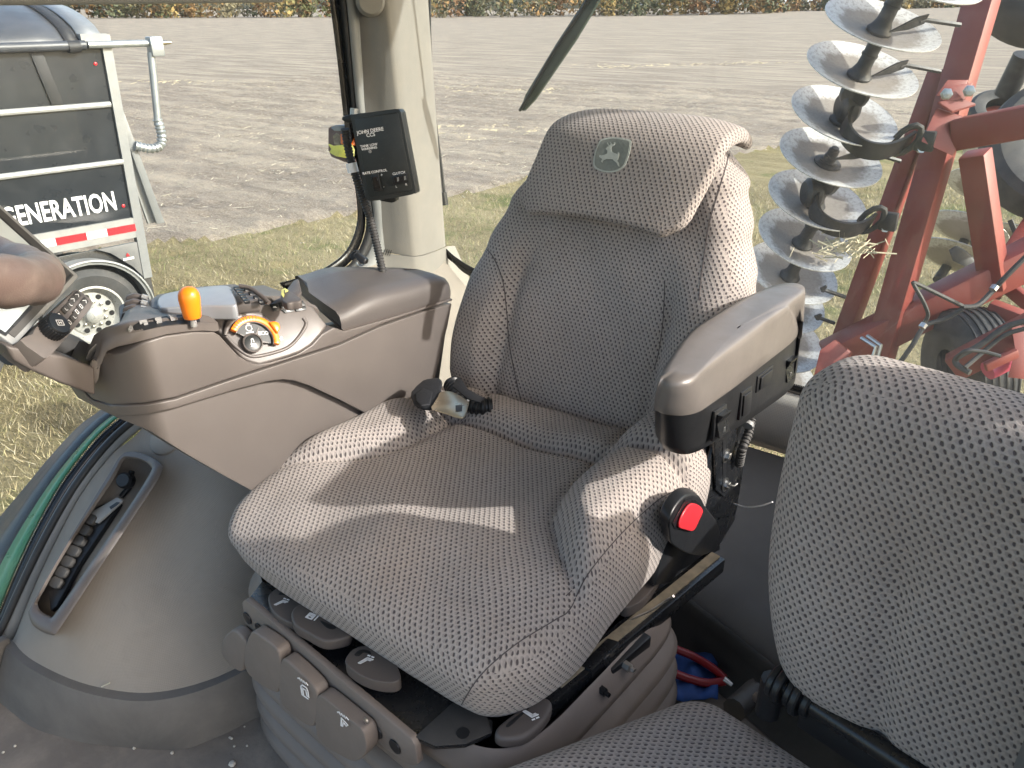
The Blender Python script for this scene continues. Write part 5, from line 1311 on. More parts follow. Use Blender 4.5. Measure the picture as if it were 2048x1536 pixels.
# --- left armrest: black switch body with worn vinyl pad
def asec(k):
    """plan outline of the armrest, as world xy rings"""
    return k
seam_px = [(1309, 812), (1314, 822), (1332, 829), (1366, 831), (1398, 823), (1430, 802), (1470, 774), (1510, 744), (1550, 711), (1580, 687), (1597, 668), (1599, 655)]
SEAM = [at(u, v, z=.772-.05*max(0, (u-1320)/280)) for u, v in seam_px]
# hidden inner/rear side of the ring
hid = [V(.395, .775, .72), V(.365, .795, .72), V(.335, .775, .72), V(.318, .70, .725), V(.306, .55, .74), V(.302, .42, .757)]
SEAM = SEAM + hid
ctrA = sum(SEAM, V(0, 0, 0))/len(SEAM)
top_px = [(1320, 752), (1328, 762), (1342, 768), (1364, 770), (1386, 764), (1412, 742), (1448, 713), (1490, 682), (1530, 650), (1558, 630), (1575, 618), (1580, 612)]
TOP = [at(u, v, z=.822-.012*max(0, (u-1320)/280)) for u, v in top_px]
TOP = TOP + [V(.39, .765, .812), V(.365, .79, .812), V(.34, .76, .812), V(.325, .67, .815), V(.318, .55, .82), V(.318, .43, .822)]
TOPc = sum(TOP, V(0, 0, 0))/len(TOP)
def ringmix(a, b, t, out=0, up=0):
    R_ = []
    for p, q in zip(a, b):
        m_ = p.lerp(q, t); c = ctrA.lerp(TOPc, t); d = (m_-c); d.z = 0
        R_.append(m_+d.normalized()*out+V(0, 0, up))
    return R_
armp = thing  # keep short
rg = [ringmix(SEAM, TOP, 0, -.002, -.001), ringmix(SEAM, TOP, .0, .0015, .003), ringmix(SEAM, TOP, .35, .003), ringmix(SEAM, TOP, .7, .003), ringmix(SEAM, TOP, .92, .0015), ringmix(SEAM, TOP, 1, -.003, .004)]
last = rg[-1]; cc = sum(last, V(0, 0, 0))/len(last)
rg += [[p.lerp(cc, k)+V(0, 0, h) for p in last] for k, h in ((.12, .002), (.35, .003), (.7, .003), (.97, .003))]
SM = []
for r in rg:
    q = [r[-1]]+r+[r[0], r[1]]; s = smoothpts(q, 4); SM.append(s[4:len(s)-5])
armpad = loft('armrest_pad', SM, 'armtop', seat, closed=True, angle=80)
bot_px = [(1311, 868), (1318, 893), (1336, 906), (1366, 912), (1394, 905), (1425, 888), (1460, 866), (1500, 840), (1540, 812), (1570, 790), (1588, 772), (1594, 755)]
BOT = [at(u, v, z=.690-.075*max(0, (u-1320)/280)) for u, v in bot_px] + [V(.395, .775, .64), V(.365, .795, .63), V(.335, .775, .63), V(.318, .70, .64), V(.306, .55, .66), V(.303, .42, .68)]
r0 = ringmix(SEAM, TOP, 0, -.003, 0)
def sm(r):
    q = [r[-1]]+r+[r[0], r[1]]; s = smoothpts(q, 4); return s[4:len(s)-5]
bc_ = sum(BOT, V(0, 0, 0))/len(BOT)
mid_ = [a.lerp(b, .8) for a, b in zip(r0, BOT)]
lo_ = [p.lerp(bc_, .14)+V(0, 0, -.004) for p in BOT]
body = loft('armrest_body', [sm(r0), sm(mid_), sm([p.lerp(bc_, .03) for p in BOT]), sm(lo_), sm([p.lerp(bc_, .6)+V(0, 0, -.006) for p in BOT]), sm([p.lerp(bc_, .98)+V(0, 0, -.006) for p in BOT])], 'black', seat, closed=True, angle=60)
AB = bvh_of(body)
AO = SEAM[4]; BO = SEAM[10]; CO = BOT[5]
an = (BO-AO).cross(V(0, 0, 1)).normalized()
if an.dot(EYE-AO) < 0: an = -an
def ao(u, v, l=0):
    return at(u, v, pl=(AO.lerp(CO, .3)+an*(l+.001), an))
def sswitch(q, rock, tall=None):
    fr = slab('switch_surround', [ao(*p) for p in q], an*.005, 'black', body, bevel=.0012)
    c = sum([ao(*p) for p in q], V(0, 0, 0))/4; i = [c+(ao(*p)-c)*.74+an*.005 for p in q]
    if rock:
        m1 = i[0].lerp(i[3], .42); m2 = i[1].lerp(i[2], .42)
        v = [i[0], i[1], i[2], i[3], i[0]+an*.010, i[1]+an*.010, m2+an*.002, m1+an*.002, i[2]+an*.007, i[3]+an*.007]
        mk('rocker', v, [[0, 1, 5, 4], [4, 5, 6, 7], [7, 6, 8, 9], [9, 8, 2, 3], [0, 4, 7, 9, 3], [1, 2, 8, 6, 5]], 'blacksatin', fr, smooth=False)
        cm = m1.lerp(m2, .5).lerp(i[2].lerp(i[3], .5), .6)+an*.0055
        d_ = (i[1]-i[0]).normalized(); e_ = (i[0]-i[3]).normalized()
        icon([[(-.003, -.004), (-.003, .004)], [(.002, -.004), (.002, .004)], [(-.003, .004), (.002, .004)]], cm, d_, e_, .0009, fr, m='greytrim')
    else:
        slab('blank_cover', [p for p in i], an*.003, 'black', fr, bevel=.0012)
sswitch([(1424, 822), (1448, 806), (1450, 862), (1420, 882)], True)
sswitch([(1478, 784), (1499, 770), (1494, 826), (1473, 840)], False)
sswitch([(1511, 752), (1542, 728), (1536, 765), (1507, 785)], False)
sswitch([(1564, 714), (1584, 700), (1577, 752), (1559, 772)], True)
# --- bracket, bolts, recliner plates
bkx = .335
def bk(u, v, l=0): return at(u, v, x=bkx+l)
slab('bracket_plate', [bk(*q) for q in ((1402, 985), (1425, 900), (1440, 860), (1495, 830), (1500, 850), (1484, 960), (1470, 1040), (1440, 1090), (1400, 1110), (1385, 1060))], V(-.008, 0, 0), 'blacksatin', seat, bevel=.002)
slab('slotted_upright', [bk(*q, .006) for q in ((1430, 880), (1472, 855), (1478, 900), (1472, 985), (1450, 995), (1432, 980))], V(-.006, 0, 0), 'blacksatin', seat, bevel=.0015)
slab('upright_slot', [bk(*q, .0068) for q in ((1446, 880), (1453, 876), (1452, 975), (1446, 978))], V(-.0005, 0, 0), 'black', seat, bevel=0)
for k, (u, v) in enumerate(((1451, 911), (1450, 969))):
    wz = lathe('washer', [(0, 0), (.0135, 0), (.0135, .002), (.006, .0026)], bk(u, v, .007), V(1, -.02, .02), 'steel', seat, seg=28)
    mk('bolt_head', *lathe_g([(.0078, .002), (.0078, .0085), (.006, .0095), (0, .0095)], bk(u, v, .007), V(1, -.02, .02), 6), 'steel', wz, smooth=False)
tube('cotter_pin', [bk(1455, 969, .017), bk(1468, 972, .02), bk(1474, 967, .022)], .0018, 'steel', seat, seg=6)
tube('cotter_pin', [bk(1438, 1037, .008), bk(1450, 1031, .012), bk(1456, 1033, .014)], .0022, 'blacksatin', seat, seg=6)
slab('rear_bracket', [bk(*q, -.03) for q in ((1372, 1000), (1400, 910), (1425, 870), (1440, 880), (1440, 1100), (1345, 1150), (1340, 1120))], V(-.01, 0, 0), 'black', seat, bevel=.002)
slab('buckle_mount', [at(*q, x=.34) for q in ((1335, 1075), (1360, 1080), (1380, 1100), (1345, 1165), (1310, 1172))], V(-.012, 0, 0), 'black', seat, bevel=.003)
cr_ = smoothpts([at(1503, 840, x=.35), at(1496, 870, x=.355), at(1484, 900, x=.355), at(1478, 930, x=.35)], 6)
v, f = conduit_g(cr_, .009, .0065, 12); mk('wire_conduit', v, f, 'rubber', seat)
tube('conduit_tie', [at(1497, 846, x=.352), at(1494, 852, x=.352)], .0115, 'greytrim', seat)
tube('white_wire', smoothpts([at(1465, 1006, x=.33), at(1490, 1014, x=.38), at(1520, 1012, x=.42), at(1545, 1004, x=.45)], 5), .0014, 'white', seat, seg=6)
# --- belt buckle and belt tongue
bu = slab('belt_buckle', [at(*q, x=.365) for q in smooth2([(1338, 1042), (1350, 1015), (1368, 995), (1385, 990), (1402, 996), (1412, 1015), (1424, 1030), (1438, 1050), (1440, 1075), (1430, 1100), (1405, 1112), (1375, 1108), (1345, 1090), (1340, 1070)], 3, True)], V(-.020, .008, .004), 'black', seat, bevel=.0055, seg=4, label='black belt buckle with red release button')
slab('buckle_recess', [at(*q, x=.3665) for q in ((1345, 1046), (1370, 1000), (1390, 1000), (1404, 1012), (1405, 1035), (1392, 1060), (1380, 1063), (1350, 1057))], V(-.001, 0, 0), 'blacksatin', bu, bevel=0)
slab('release_button', [at(*q, x=.3672) for q in smooth2([(1354, 1052), (1360, 1030), (1374, 1009), (1386, 1006), (1398, 1012), (1402, 1022), (1394, 1040), (1386, 1057), (1378, 1061), (1366, 1058)], 3, True)], V(.004, 0, 0), 'red', bu, bevel=.0022, seg=3)
tg = thing('seat_belt', 'folded black seat belt end with bright steel tongue lying between cushion and console', 'seat belt', tuple(at(880, 800, z=.57)))
M['web'] = mat('black_belt_webbing', (.008, .009, .012), .7, var=.2, vs=60, grain=.6, gs=900)
pb = [at(*q, z=.57) for q in smooth2([(823, 790), (845, 768), (862, 764), (880, 763), (885, 772), (882, 785), (890, 800), (880, 812), (860, 823), (835, 818), (825, 806)], 2, True)]
slab('webbing_fold', pb, (0, 0, .009), 'web', tg, bevel=.006, seg=3)
slab('webbing_fold', [at(*q, z=.577) for q in ((830, 792), (847, 780), (866, 787), (860, 812), (842, 815), (832, 806))], (0, 0, .005), 'web', tg, bevel=.004, seg=3)
slab('webbing_strap', [at(*q, z=.575) for q in ((905, 775), (912, 760), (920, 757), (935, 780), (970, 800), (960, 808), (935, 800), (925, 792))], (0, 0, .004), 'web', tg, bevel=.003)
tn = [at(*q, z=.58) for q in smooth2([(876, 796), (882, 786), (905, 786), (934, 803), (937, 812), (930, 834), (920, 838), (895, 830), (864, 820), (866, 812)], 2, True)]
tongue = slab('belt_tongue', tn, (0, 0, .003), 'brass', tg, bevel=.0008)
slab('tongue_slot', [at(*q, z=.5834) for q in ((911, 811), (925, 810), (924, 822), (911, 824))], (0, 0, .0004), 'black', tongue, bevel=.0)
v, f = conduit_g(smoothpts([at(905, 770, z=.55), at(925, 800, z=.545), at(960, 812, z=.54), at(985, 812, z=.54)], 5), .02, .011, 14); mk('recliner_bellows', v, f, 'black', seat)

# ================================================================== ARMREST CONSOLE
con = thing('armrest_console', 'long taupe control console beside the driver seat with orange knob and orange dial', 'console', (-.38, .2, .5))
CX = -.30
def cs(u, v, dx=0): return at(u, v, x=CX+dx)
def nose(p):
    y0 = -.045
    if p.y < y0:
        s = min(.12, 9.5*(y0-p.y)**2); p.x -= s; p.y += .41*s; p.z -= .44*s
    if p.z < .60 : p.x -= (0.60-p.z)*.0
    return p
cuts = [(V(0, y, 0), V(0, 1, 0)) for y in (-.05, -.06, -.07, -.08, -.09, -.10, -.11, -.12, -.13, -.14, -.15)]
arc_seam = [(196, 690), (210, 702), (230, 708), (250, 704), (285, 686), (330, 672), (387, 664), (428, 664), (441, 672), (455, 688), (478, 712), (497, 724), (515, 729), (540, 725), (570, 716), (600, 706), (625, 690), (645, 668)]
seam_lo = [(906, 597), (850, 614), (760, 645), (676, 684), (594, 711), (520, 735), (449, 758), (351, 793), (290, 805), (226, 812), (190, 803), (168, 785)]
up_panel = arc_seam + [(690, 660), (760, 645), (850, 616), (905, 598), (902, 603)] 
# upper side panel
SPU = [(168, 782), (166, 760), (172, 735), (184, 708)] + arc_seam + [(668, 655), (690, 662), (760, 642), (906, 597), (905, 602), (850, 619), (760, 650), (676, 688), (594, 714), (520, 738), (449, 761), (351, 795), (290, 807), (226, 812), (190, 803)]
slab('side_panel', [cs(*q) for q in SPU], V(-.05, 0, 0), 'taupe', con, bevel=.004, seg=3, cuts=cuts, deform=nose)
SPM = [(168, 786), (190, 807), (226, 816), (290, 811), (351, 799), (449, 765), (520, 742), (594, 718), (676, 692), (760, 654), (850, 623), (904, 607), (896, 650), (884, 700), (872, 750), (860, 800), (745, 834), (680, 800), (620, 772), (590, 762), (566, 759), (535, 763), (470, 780), (410, 798), (355, 815), (299, 829), (255, 835), (225, 834), (190, 818)]
slab('lower_band', [cs(*q) for q in SPM], V(-.05, 0, 0), 'taupe', con, bevel=.005, seg=3, cuts=cuts, deform=nose)
BODY = [(186, 815), (225, 832), (300, 826), (410, 795), (535, 760), (566, 757), (600, 764), (742, 832), (860, 800), (855, 840), (800, 900), (700, 980), (600, 1010), (520, 990), (450, 952), (380, 912), (300, 862), (235, 838)]
def lowtaper(p):
    p = nose(p); return p
slab('lower_body', [cs(u, v, -.014) for u, v in BODY], V(-.06, 0, 0), 'taupe', con, bevel=.008, seg=3, cuts=cuts, deform=nose)
core = [(290, 800), (300, 798), (600, 700), (900, 615), (880, 760), (800, 880), (700, 950), (600, 960), (460, 920), (340, 865), (300, 830)]
slab('inner_body', [cs(u, v, -.05) for u, v in core], V(-.10, 0, 0), 'taupe_d', con, bevel=.015, cuts=cuts, deform=nose)
# upper deck with the gate: loft along the console
stn = [(-.112, .818, -.345), (-.104, .838, -.335), (-.092, .849, -.322), (-.078, .853, -.311), (-.06, .8535, -.3055), (-.03, .8495, -.303), (0, .842, -.303), (.03, .835, -.303), (.050, .830, -.303)]
seam_z = {}
ARC = [cs(*q) for q in arc_seam]
def arcz(y):
    for a, b in zip(ARC, ARC[1:]):
        if a.y <= y <= b.y: return lerp(a.z, b.z, (y-a.y)/(b.y-a.y+1e-9))
    return ARC[0].z if y < ARC[0].y else ARC[-1].z
rows = []
for y, z, x in stn:
    az = arcz(y)+.002; ax_ = nose(V(CX, y, az)).x+.001; far = lerp(-.365, -.455, sstep(-.075, .01, y))
    if az > z-.02: az = z-.02
    x = min(x, ax_)
    rows.append([V(ax_-.006, y, az-.002), V(ax_+.0005, y, az+.001), V(ax_+.0005, y, lerp(az, z, .6)), V(x-.003, y, z-.007), V(x-.010, y, z-.001), V(x-.022, y, z), V(min(-.34, far+.03), y, z-.003), V(far+.01, y, z-.010), V(far, y, z-.02), V(far+.002, y, z-.05)])
r0_ = rows[0]; c_ = sum(r0_, V(0, 0, 0))/len(r0_)
rows = [[V(p.x-.003, -.116, p.z-.006) for p in r0_]] + rows
rows.append([V(p.x, .056, p.z) for p in rows[-1]])
deck = loft('gate_deck', rows, 'taupe', con, angle=50)
mk('deck_end', rows[-1], [list(range(len(rows[-1])))], 'taupe_d', con, smooth=False)
# rear deck behind the dial
rows = []
for y, z, x in ((.056, .829, -.36), (.10, .822, -.375), (.15, .815, -.385), (.2, .805, -.375), (.25, .795, -.345), (.28, .772, -.33)):
    rows.append([V(x, y, z-.09), V(x, y, z-.006), V(x-.006, y, z), V(-.44, y, z+.004), V(-.455, y, z-.004), V(-.46, y, .68)])
rdeck = loft('rear_deck', rows, 'taupe', con, angle=40)
DKB = bvh_of(deck, rdeck)
# gate slot
def dk(u, v, l=.001):
    p, n = hit(DKB, u, v, 0)
    if p is None: p = at(u, v, z=.84); n = V(0, 0, 1)
    return p+V(0, 0, l)
def dpoly(name, pts, l, m, par=con, th=.0012):
    P = [dk(u, v, l) for u, v in pts]; return slab(name, P, (0, 0, th), m, par, bevel=0, smooth=False)
def z2(p): return [(200+a/4.267, 540+b/4.267) for a, b in p]
gslot = z2([(250, 550), (275, 505), (300, 490), (430, 438), (560, 405), (700, 385), (835, 378), (858, 436), (700, 445), (560, 462), (430, 490), (330, 525)])
g = Geo()
for i in range(5):
    a = gslot[1+i] if i else gslot[0]; 
near = z2([(252, 566), (330, 540), (430, 508), (560, 480), (700, 462), (858, 448)]); far_ = z2([(285, 482), (330, 455), (430, 422), (560, 400), (700, 385), (832, 380)])
loft('gate_slot', [[dk(*q, .0012) for q in smooth2(near, 4)], [dk(*q, .0012) for q in smooth2(far_, 4)]], 'black', con, angle=None)
M['chrome'] = mat('satin_silver_plastic', (.5, .5, .5), .25, .6, var=.05)
for q in ([(268, 498), (288, 520), (262, 545), (245, 535)], [(340, 462), (405, 450), (415, 480), (380, 486), (370, 470), (345, 478)], [(473, 438), (528, 430), (535, 462), (490, 470), (478, 455)], [(588, 412), (655, 402), (668, 440), (610, 448), (605, 430)], [(700, 400), (712, 398), (775, 430), (770, 440), (720, 442)]):
    dpoly('gate_tooth', z2(q), .0025, 'chrome', con, .003)
lathe('lock_cap', [(.013, 0), (.013, .0025), (.011, .003), (0, .0028)], dk(346, 616, .002), V(.1, 0, 1), 'taupe_d', con, seg=24)
lathe('lock_cap', [(.0, 0), (.0135, 0), (.0145, .001), (.0135, .002)], dk(346, 616, .001), V(.1, 0, 1), 'chrome', con, seg=24)
# orange throttle knob
kb = at(386, 641, z=.838); ktop = kb + UV_*.062 ; kd = V(-.01, .03, 1).normalized()
kb2 = kb+V(0, 0, .001)
tube('lever_stem', [kb2-kd*.01, kb2+kd*.02], .005, 'chrome', con)
lathe('orange_knob', [(a*.82, b*.68) for a, b in ((0, .005), (.0145, .005), (.0155, .007), (.0168, .022), (.0185, .040), (.0190, .050), (.0180, .060), (.0150, .068), (.0095, .0735), (.004, .0755), (0, .076))], kb2+kd*.0, kd, 'orange', con, seg=36, angle=None)
# raised silver-grey hood with button fan
M['hood'] = mat('satin_grey_cover', (.30, .31, .33), .34, .25, var=.05, dirt=.15, dcol=(.4, .4, .4), ds=20)
hz = .846
def hp(u, v, z=hz): return at(u, v, z=z-.0 if z == hz else z-.022)
hood = slab('hood_cover', [hp(*q) for q in smooth2([(314, 604), (318, 593), (340, 584), (400, 574), (445, 570), (462, 574), (470, 592), (473, 606), (465, 611), (400, 611), (330, 616), (318, 612)], 2, True)], V(0, 0, -.024), 'hood', con, bevel=.006, seg=4)
slab('hood_side', [hp(*q, .862) for q in ((296, 600), (312, 588), (400, 571), (470, 566), (495, 572), (515, 590), (522, 602), (480, 606), (430, 607), (320, 620), (300, 615))], V(0, 0, -.02), 'taupe', con, bevel=.006, seg=3)
for k in range(6):
    u, v = lerp(472, 492, k/5), lerp(574, 600, k/5)
    slab('finger_button', [hp(u-6, v-1.5, .874), hp(u+5, v-3, .872), hp(u+8, v+.5, .872), hp(u-3, v+2, .874)], V(0, 0, -.006), 'black', hood, bevel=.0015)
for k in range(4):
    u, v = lerp(492, 520, k/3), lerp(577, 600, k/3)
    slab('finger_button', [hp(u-6, v-2, .868), hp(u+3, v-3, .866), hp(u+9, v+3, .862), hp(u-1, v+4, .864)], V(0, 0, -.006), 'black', hood, bevel=.0015)
tube('hood_rim', smoothpts([hp(478, 572, .868), hp(500, 577, .864), hp(525, 594, .855), hp(538, 606, .848)], 4), .004, 'taupe_d', con)
# hydraulic levers at the nose
for k in range(4):
    y0 = lerp(0, 36, k/3)
    a = hp(290-k*1, 597+y0*.95, .862-k*.003); b = hp(248-k*3, 601+y0*.95, .860-k*.003)
    d = (b-a)
    lv = slab('finger_lever', [a+V(0, 0, .002), a.lerp(b, .5)+V(0, 0, .009), b.lerp(a, .1)+V(0, 0, .006), b+V(0, 0, -.006), a.lerp(b, .6)+V(0, 0, -.004), a+V(0, 0, -.008)], d.cross(V(0, 0, 1)).normalized()*.010, 'taupe_d', con, bevel=.0025, seg=3)
    tube('lever_tip', [a.lerp(b, .12)+V(0, 0, .004), a.lerp(b, -.12)+V(0, 0, .0)], .0045, 'chrome', lv, seg=10)
slab('lever_bay', [hp(*q, .845) for q in ((238, 640), (236, 610), (262, 596), (300, 594), (310, 612), (300, 636), (262, 648))], (0, 0, -.05), 'taupe_d', con, bevel=.006)
# side keypad on the nose
ks = [nose(cs(u, v, -.004)) for u, v in ((172, 722), (183, 700), (196, 686), (204, 690), (192, 706), (180, 724))]
ks = [at(u, v, x=-.352) for u, v in ((170, 722), (178, 704), (194, 688), (206, 686), (196, 704), (180, 722))]
kp_ = slab('nose_keypad', ks, V(.0, .0, .004)+V(.003, 0, 0), 'black', con, bevel=.001)
# round button + button row on the inclined panel
pA = cs(520, 731); dnv = V(.80, -.14, .58).normalized()
def dl(u, v, l=0): return at(u, v, pl=(pA+dnv*l, dnv))
dpan = [(430, 650), (436, 662), (449, 676), (464, 694), (484, 716), (500, 724), (520, 729), (545, 722), (575, 713), (600, 704), (622, 690), (642, 668), (655, 650), (640, 632), (625, 612), (605, 604), (560, 606), (520, 608), (470, 612), (436, 612)]
slab('dial_panel', [dl(*q) for q in dpan], -dnv*.03, 'taupe', con, bevel=.004, seg=3)
# raised rim of the scoop
tube('scoop_rim', smoothpts([dl(452, 672, .000), dl(468, 690, 0), (dl(488, 706, 0)), dl(505, 713, 0), dl(530, 710, 0), dl(565, 700, 0), dl(585, 688, 0), dl(602, 668, 0), dl(612, 648, 0), dl(606, 636, 0)], 5), .0032, 'taupe', con, seg=10)
dcn = dl(507, 682, .004); r_o = (dl(553, 680)-dl(507, 682)).length
dxx = (dl(557, 679)-dl(507, 682)).normalized(); dyy = dnv.cross(dxx); 
if dyy.z < 0: dyy = -dyy
def arcpoly(c, r0, r1, a0, a1, n=28):
    o = [c+dxx*math.cos(math.radians(lerp(a0, a1, i/n)))*r1+dyy*math.sin(math.radians(lerp(a0, a1, i/n)))*r1 for i in range(n+1)]
    return o + [c+dxx*math.cos(math.radians(lerp(a1, a0, i/n)))*r0+dyy*math.sin(math.radians(lerp(a1, a0, i/n)))*r0 for i in range(n+1)]
ro = r_o*1.0
ringo = slab('dial_ring', arcpoly(dcn, ro*.80, ro*1.06, -16, 152), dnv*.010, 'orange', con, bevel=.002)
slab('dial_lip', arcpoly(dcn-dnv*.004, ro*.77, ro*.83, -18, 156), dnv*.012, 'taupe', con, bevel=.001)
for k in range(9):
    a = math.radians(78+k*8.2); e = dxx*math.cos(a)+dyy*math.sin(a); t_ = dxx*-math.sin(a)+dyy*math.cos(a)
    c = dcn+dnv*.0101; slab('ring_groove', [c+e*ro*.84-t_*.0005, c+e*ro*1.03-t_*.0005, c+e*ro*1.03+t_*.0005, c+e*ro*.84+t_*.0005], dnv*.0004, 'black', ringo, bevel=0)
a = math.radians(27); e = dxx*math.cos(a)+dyy*math.sin(a); t_ = dxx*-math.sin(a)+dyy*math.cos(a)
slab('dial_pointer', [dcn+e*ro*.92-t_*.012, dcn+e*ro*1.2-t_*.006, dcn+e*ro*1.3+t_*.002, dcn+e*ro*1.2+t_*.008, dcn+e*ro*.92+t_*.013], dnv*.015, 'orange', ringo, bevel=.003, seg=3)
hoodp = [dcn+(dxx*math.cos(math.radians(q))+dyy*math.sin(math.radians(q)))*ro*1.17-dnv*.001 for q in range(38, 170, 6)]
tube('dial_hood', hoodp, .0075, 'taupe', con, seg=12, rfun=lambda t, i: .0078*min(1, .35+3*min(t, 1-t)))
sec = slab('dial_face', arcpoly(dcn-dnv*.0015, .001, ro*.76, -14, 150, 30), dnv*.004, 'boxpl', con, bevel=0, smooth=False)
for a_ in (150, 62, -14):
    a = math.radians(a_); e = dxx*math.cos(a)+dyy*math.sin(a); t_ = dxx*-math.sin(a)+dyy*math.cos(a); c = dcn+dnv*.0026
    slab('divider', [c+e*.012-t_*.0016, c+e*ro*.62-t_*.0008, c+e*ro*.62+t_*.0008, c+e*.012+t_*.0016], dnv*.0014, 'taupe', sec, bevel=0)
bcn = dl(504, 686, .0)
bcn = dl(504, 687, .006)
lathe('button_rim', [(.0165, 0), (.0165, .0075), (.0145, .0085), (.0135, .006)], bcn-dnv*.002, dnv, 'taupe', con, seg=32)
lathe('round_button', [(.0138, 0), (.0138, .006), (.012, .0068), (0, .007)], bcn-dnv*.002, dnv, 'boxpl', con, seg=28)
icon([[(-.004, -.006), (.004, -.005), (.004, -.002), (-.004, -.003), (-.002, .001)], [(-.002, .001), (-.002, .006), (.001, .007), (.002, .001)]], bcn+dnv*.0052, dxx, dyy, .0011, con, depth=.0003)
text('lettering', 'ECO', dl(517, 670, .0067), dxx, dyy, .0088, 'white', sec, .0003, bold=.015)
icon([[(-.004, .005), (.004, .005), (.005, -.001), (.002, -.004), (-.002, -.004), (-.005, -.001), (-.004, .005)], [(-.003, .008), (.003, .008)], [(-.006, -.007), (.006, -.006)], [(-.006, -.008), (.006, -.007)]], dl(498, 657, .0067), dxx, dyy, .0009, sec, depth=.0003)
icon([[(-.002, -.003), (.001, .004), (.003, .001)], [(-.003, .000), (.003, -.002)], [(.0, -.004), (.002, .003)]], dl(562, 677, .0012), dxx, dyy, .0011, con, depth=.0003)
# small round key and the button strip
rb_ = dl(435, 617, .004)
lathe('auto_button', [(.015, -.003), (.0155, .002), (.014, .003), (.013, .002), (0, .003)], rb_, (dnv+V(-.5, 0, .5)), 'boxpl', con, seg=28)
lathe('button_ring', [(.0155, -.003), (.0165, .0), (.0155, .003)], rb_, (dnv+V(-.5, 0, .5)), 'chrome', con, seg=28)
icon([[(-.004, -.003), (-.001, .004), (.001, -.002)], [(.002, .002), (.005, .002), (.004, -.003)]], rb_+(dnv+V(-.5, 0, .5)).normalized()*.0035, dxx, dyy, .001, con, depth=.0003)
for q in (((538, 609), (554, 607), (558, 620), (548, 624)), ((556, 606), (578, 604), (584, 614), (562, 618)), ((580, 603), (604, 601), (612, 612), (588, 614)), ((562, 620), (584, 616), (588, 624), (570, 627)), ((588, 616), (610, 613), (613, 620), (592, 624))):
    kk = slab('membrane_key', [dl(u, v, .0005) for u, v in q], dnv*.002, 'boxpl', con, bevel=.0006)
    c = sum([dl(u, v, .0027) for u, v in q], V(0, 0, 0))/4
    icon([[(-.003, 0), (.003, 0)], [(-.002, .0015), (.002, .0015)]], c, dxx, dyy, .0008, kk, depth=.0003)
# yellow-marked rocker next to the lid
slab('pto_bracket', [at(*q, z=.80) for q in ((530, 612), (560, 592), (585, 560), (597, 553), (603, 580), (594, 598), (560, 603))], (0, 0, -.012), 'taupe_d', con, bevel=.006)
yk = slab('rocker_lever', [at(*q, z=.82) for q in smooth2([(562, 596), (562, 583), (570, 577), (580, 582), (600, 594), (602, 602), (585, 604), (572, 606)], 2, True)], (0, 0, -.014), 'taupe_d', con, bevel=.003, seg=3)
slab('yellow_mark', [at(*q, z=.8212) for q in ((562, 590), (563, 581), (570, 577), (577, 582), (570, 586), (567, 596))], (0, 0, .0012), mat('pale_yellow_paint', (.62, .58, .16), .5), yk, bevel=.0004)
slab('black_mark', [at(*q, z=.8226) for q in ((568, 581), (570, 580), (571, 588), (569, 589))], (0, 0, .0003), 'black', yk, bevel=0)
# padded lid
def lidrow(t):
    k = min(1, t); 
    yn = lerp(.300, .622, k); yf = lerp(.372, .60, k)
    zb = lerp(.729, .700, (yn-.30)/.32); H_ = lerp(.034, .050, sstep(0, .3, k)); xf = lerp(-.505, -.385, k**1.2); xn = -.2965
    if k > .86:
        e = (k-.86)/.14; s = math.sqrt(max(0, 1-e*e)); xf = lerp(-.345, xf, s)-.0; H_ *= lerp(.55, 1, s); xn = lerp(-.31, xn, s)
    pts = []
    for (a, b, w_) in ((0, .0, 0), (-.001, .3, 0), (.002, .72, 0), (.010, .95, .02), (.03, 1.05, .12), (.06, 1.10, .35), (.0, 1.12, .7), (.0, 1.08, .93), (0, .9, 1), (0, 0, 1)):
        x = lerp(xn-a, xf, w_); y = lerp(yn, yf, w_); pts.append(V(x, y, zb+H_*b+.012*w_*(1-k)))
    return pts
rows = [lidrow(t) for t in [0, .015, .05, .12, .2, .3, .4, .5, .6, .7, .8, .86, .9, .93, .96, .98, .995, 1]]
lid = loft('storage_lid', rows, 'lid', con, angle=60)
slab('lid_underside', [rows[1][0]+V(-.003, 0, 0), rows[8][0]+V(-.003, 0, 0), rows[-3][0], rows[-3][-1], rows[1][-1]], (0, 0, -.006), 'taupe_d', con, bevel=.001)
mk('lid_front', rows[1], [list(range(len(rows[1])))], 'lid', con, smooth=False)

# ================================================================== MONITOR, ARM AND KEYPAD
mon = thing('display_monitor', 'tilted touch display in grey bezel on an arm in front of the console', 'monitor', tuple(at(80, 650, x=-.42)))
mp0 = at(155, 550, x=-.40); mnn = V(.50, .52, .62).normalized()
# plane of the screen from three measured corners
A_ = at(0, 408, d=1.10); B_ = at(158, 552, d=1.16); C_ = at(28, 692, d=1.04)
mnn = (B_-A_).cross(C_-A_).normalized(); 
if mnn.dot(EYE-A_) < 0: mnn = -mnn
def mo(u, v, l=0): return at(u, v, pl=(A_+mnn*l, mnn))
bez = [(-160, 262), (0, 408), (156, 549), (157, 554), (32, 688), (26, 690), (-160, 560)]
slab('bezel', [mo(*q) for q in bez], -mnn*.035, 'greytrim', mon, bevel=.004, seg=3)
slab('bezel_face', [mo(*q, .0002) for q in ((-160, 275), (0, 418), (147, 551), (29, 676), (-160, 545))], mnn*.0015, 'rubber', mon, bevel=.0005)
slab('screen', [mo(*q, .0020) for q in ((-160, 310), (0, 438), (119, 545), (10, 665), (-160, 560))], mnn*.0012, 'screen', mon, bevel=0, smooth=False)
slab('screen_bezel', [mo(*q, .0018) for q in ((-160, 300), (0, 432), (125, 545), (12, 672), (-160, 570))], mnn*.0004, 'black', mon, bevel=0, smooth=False)
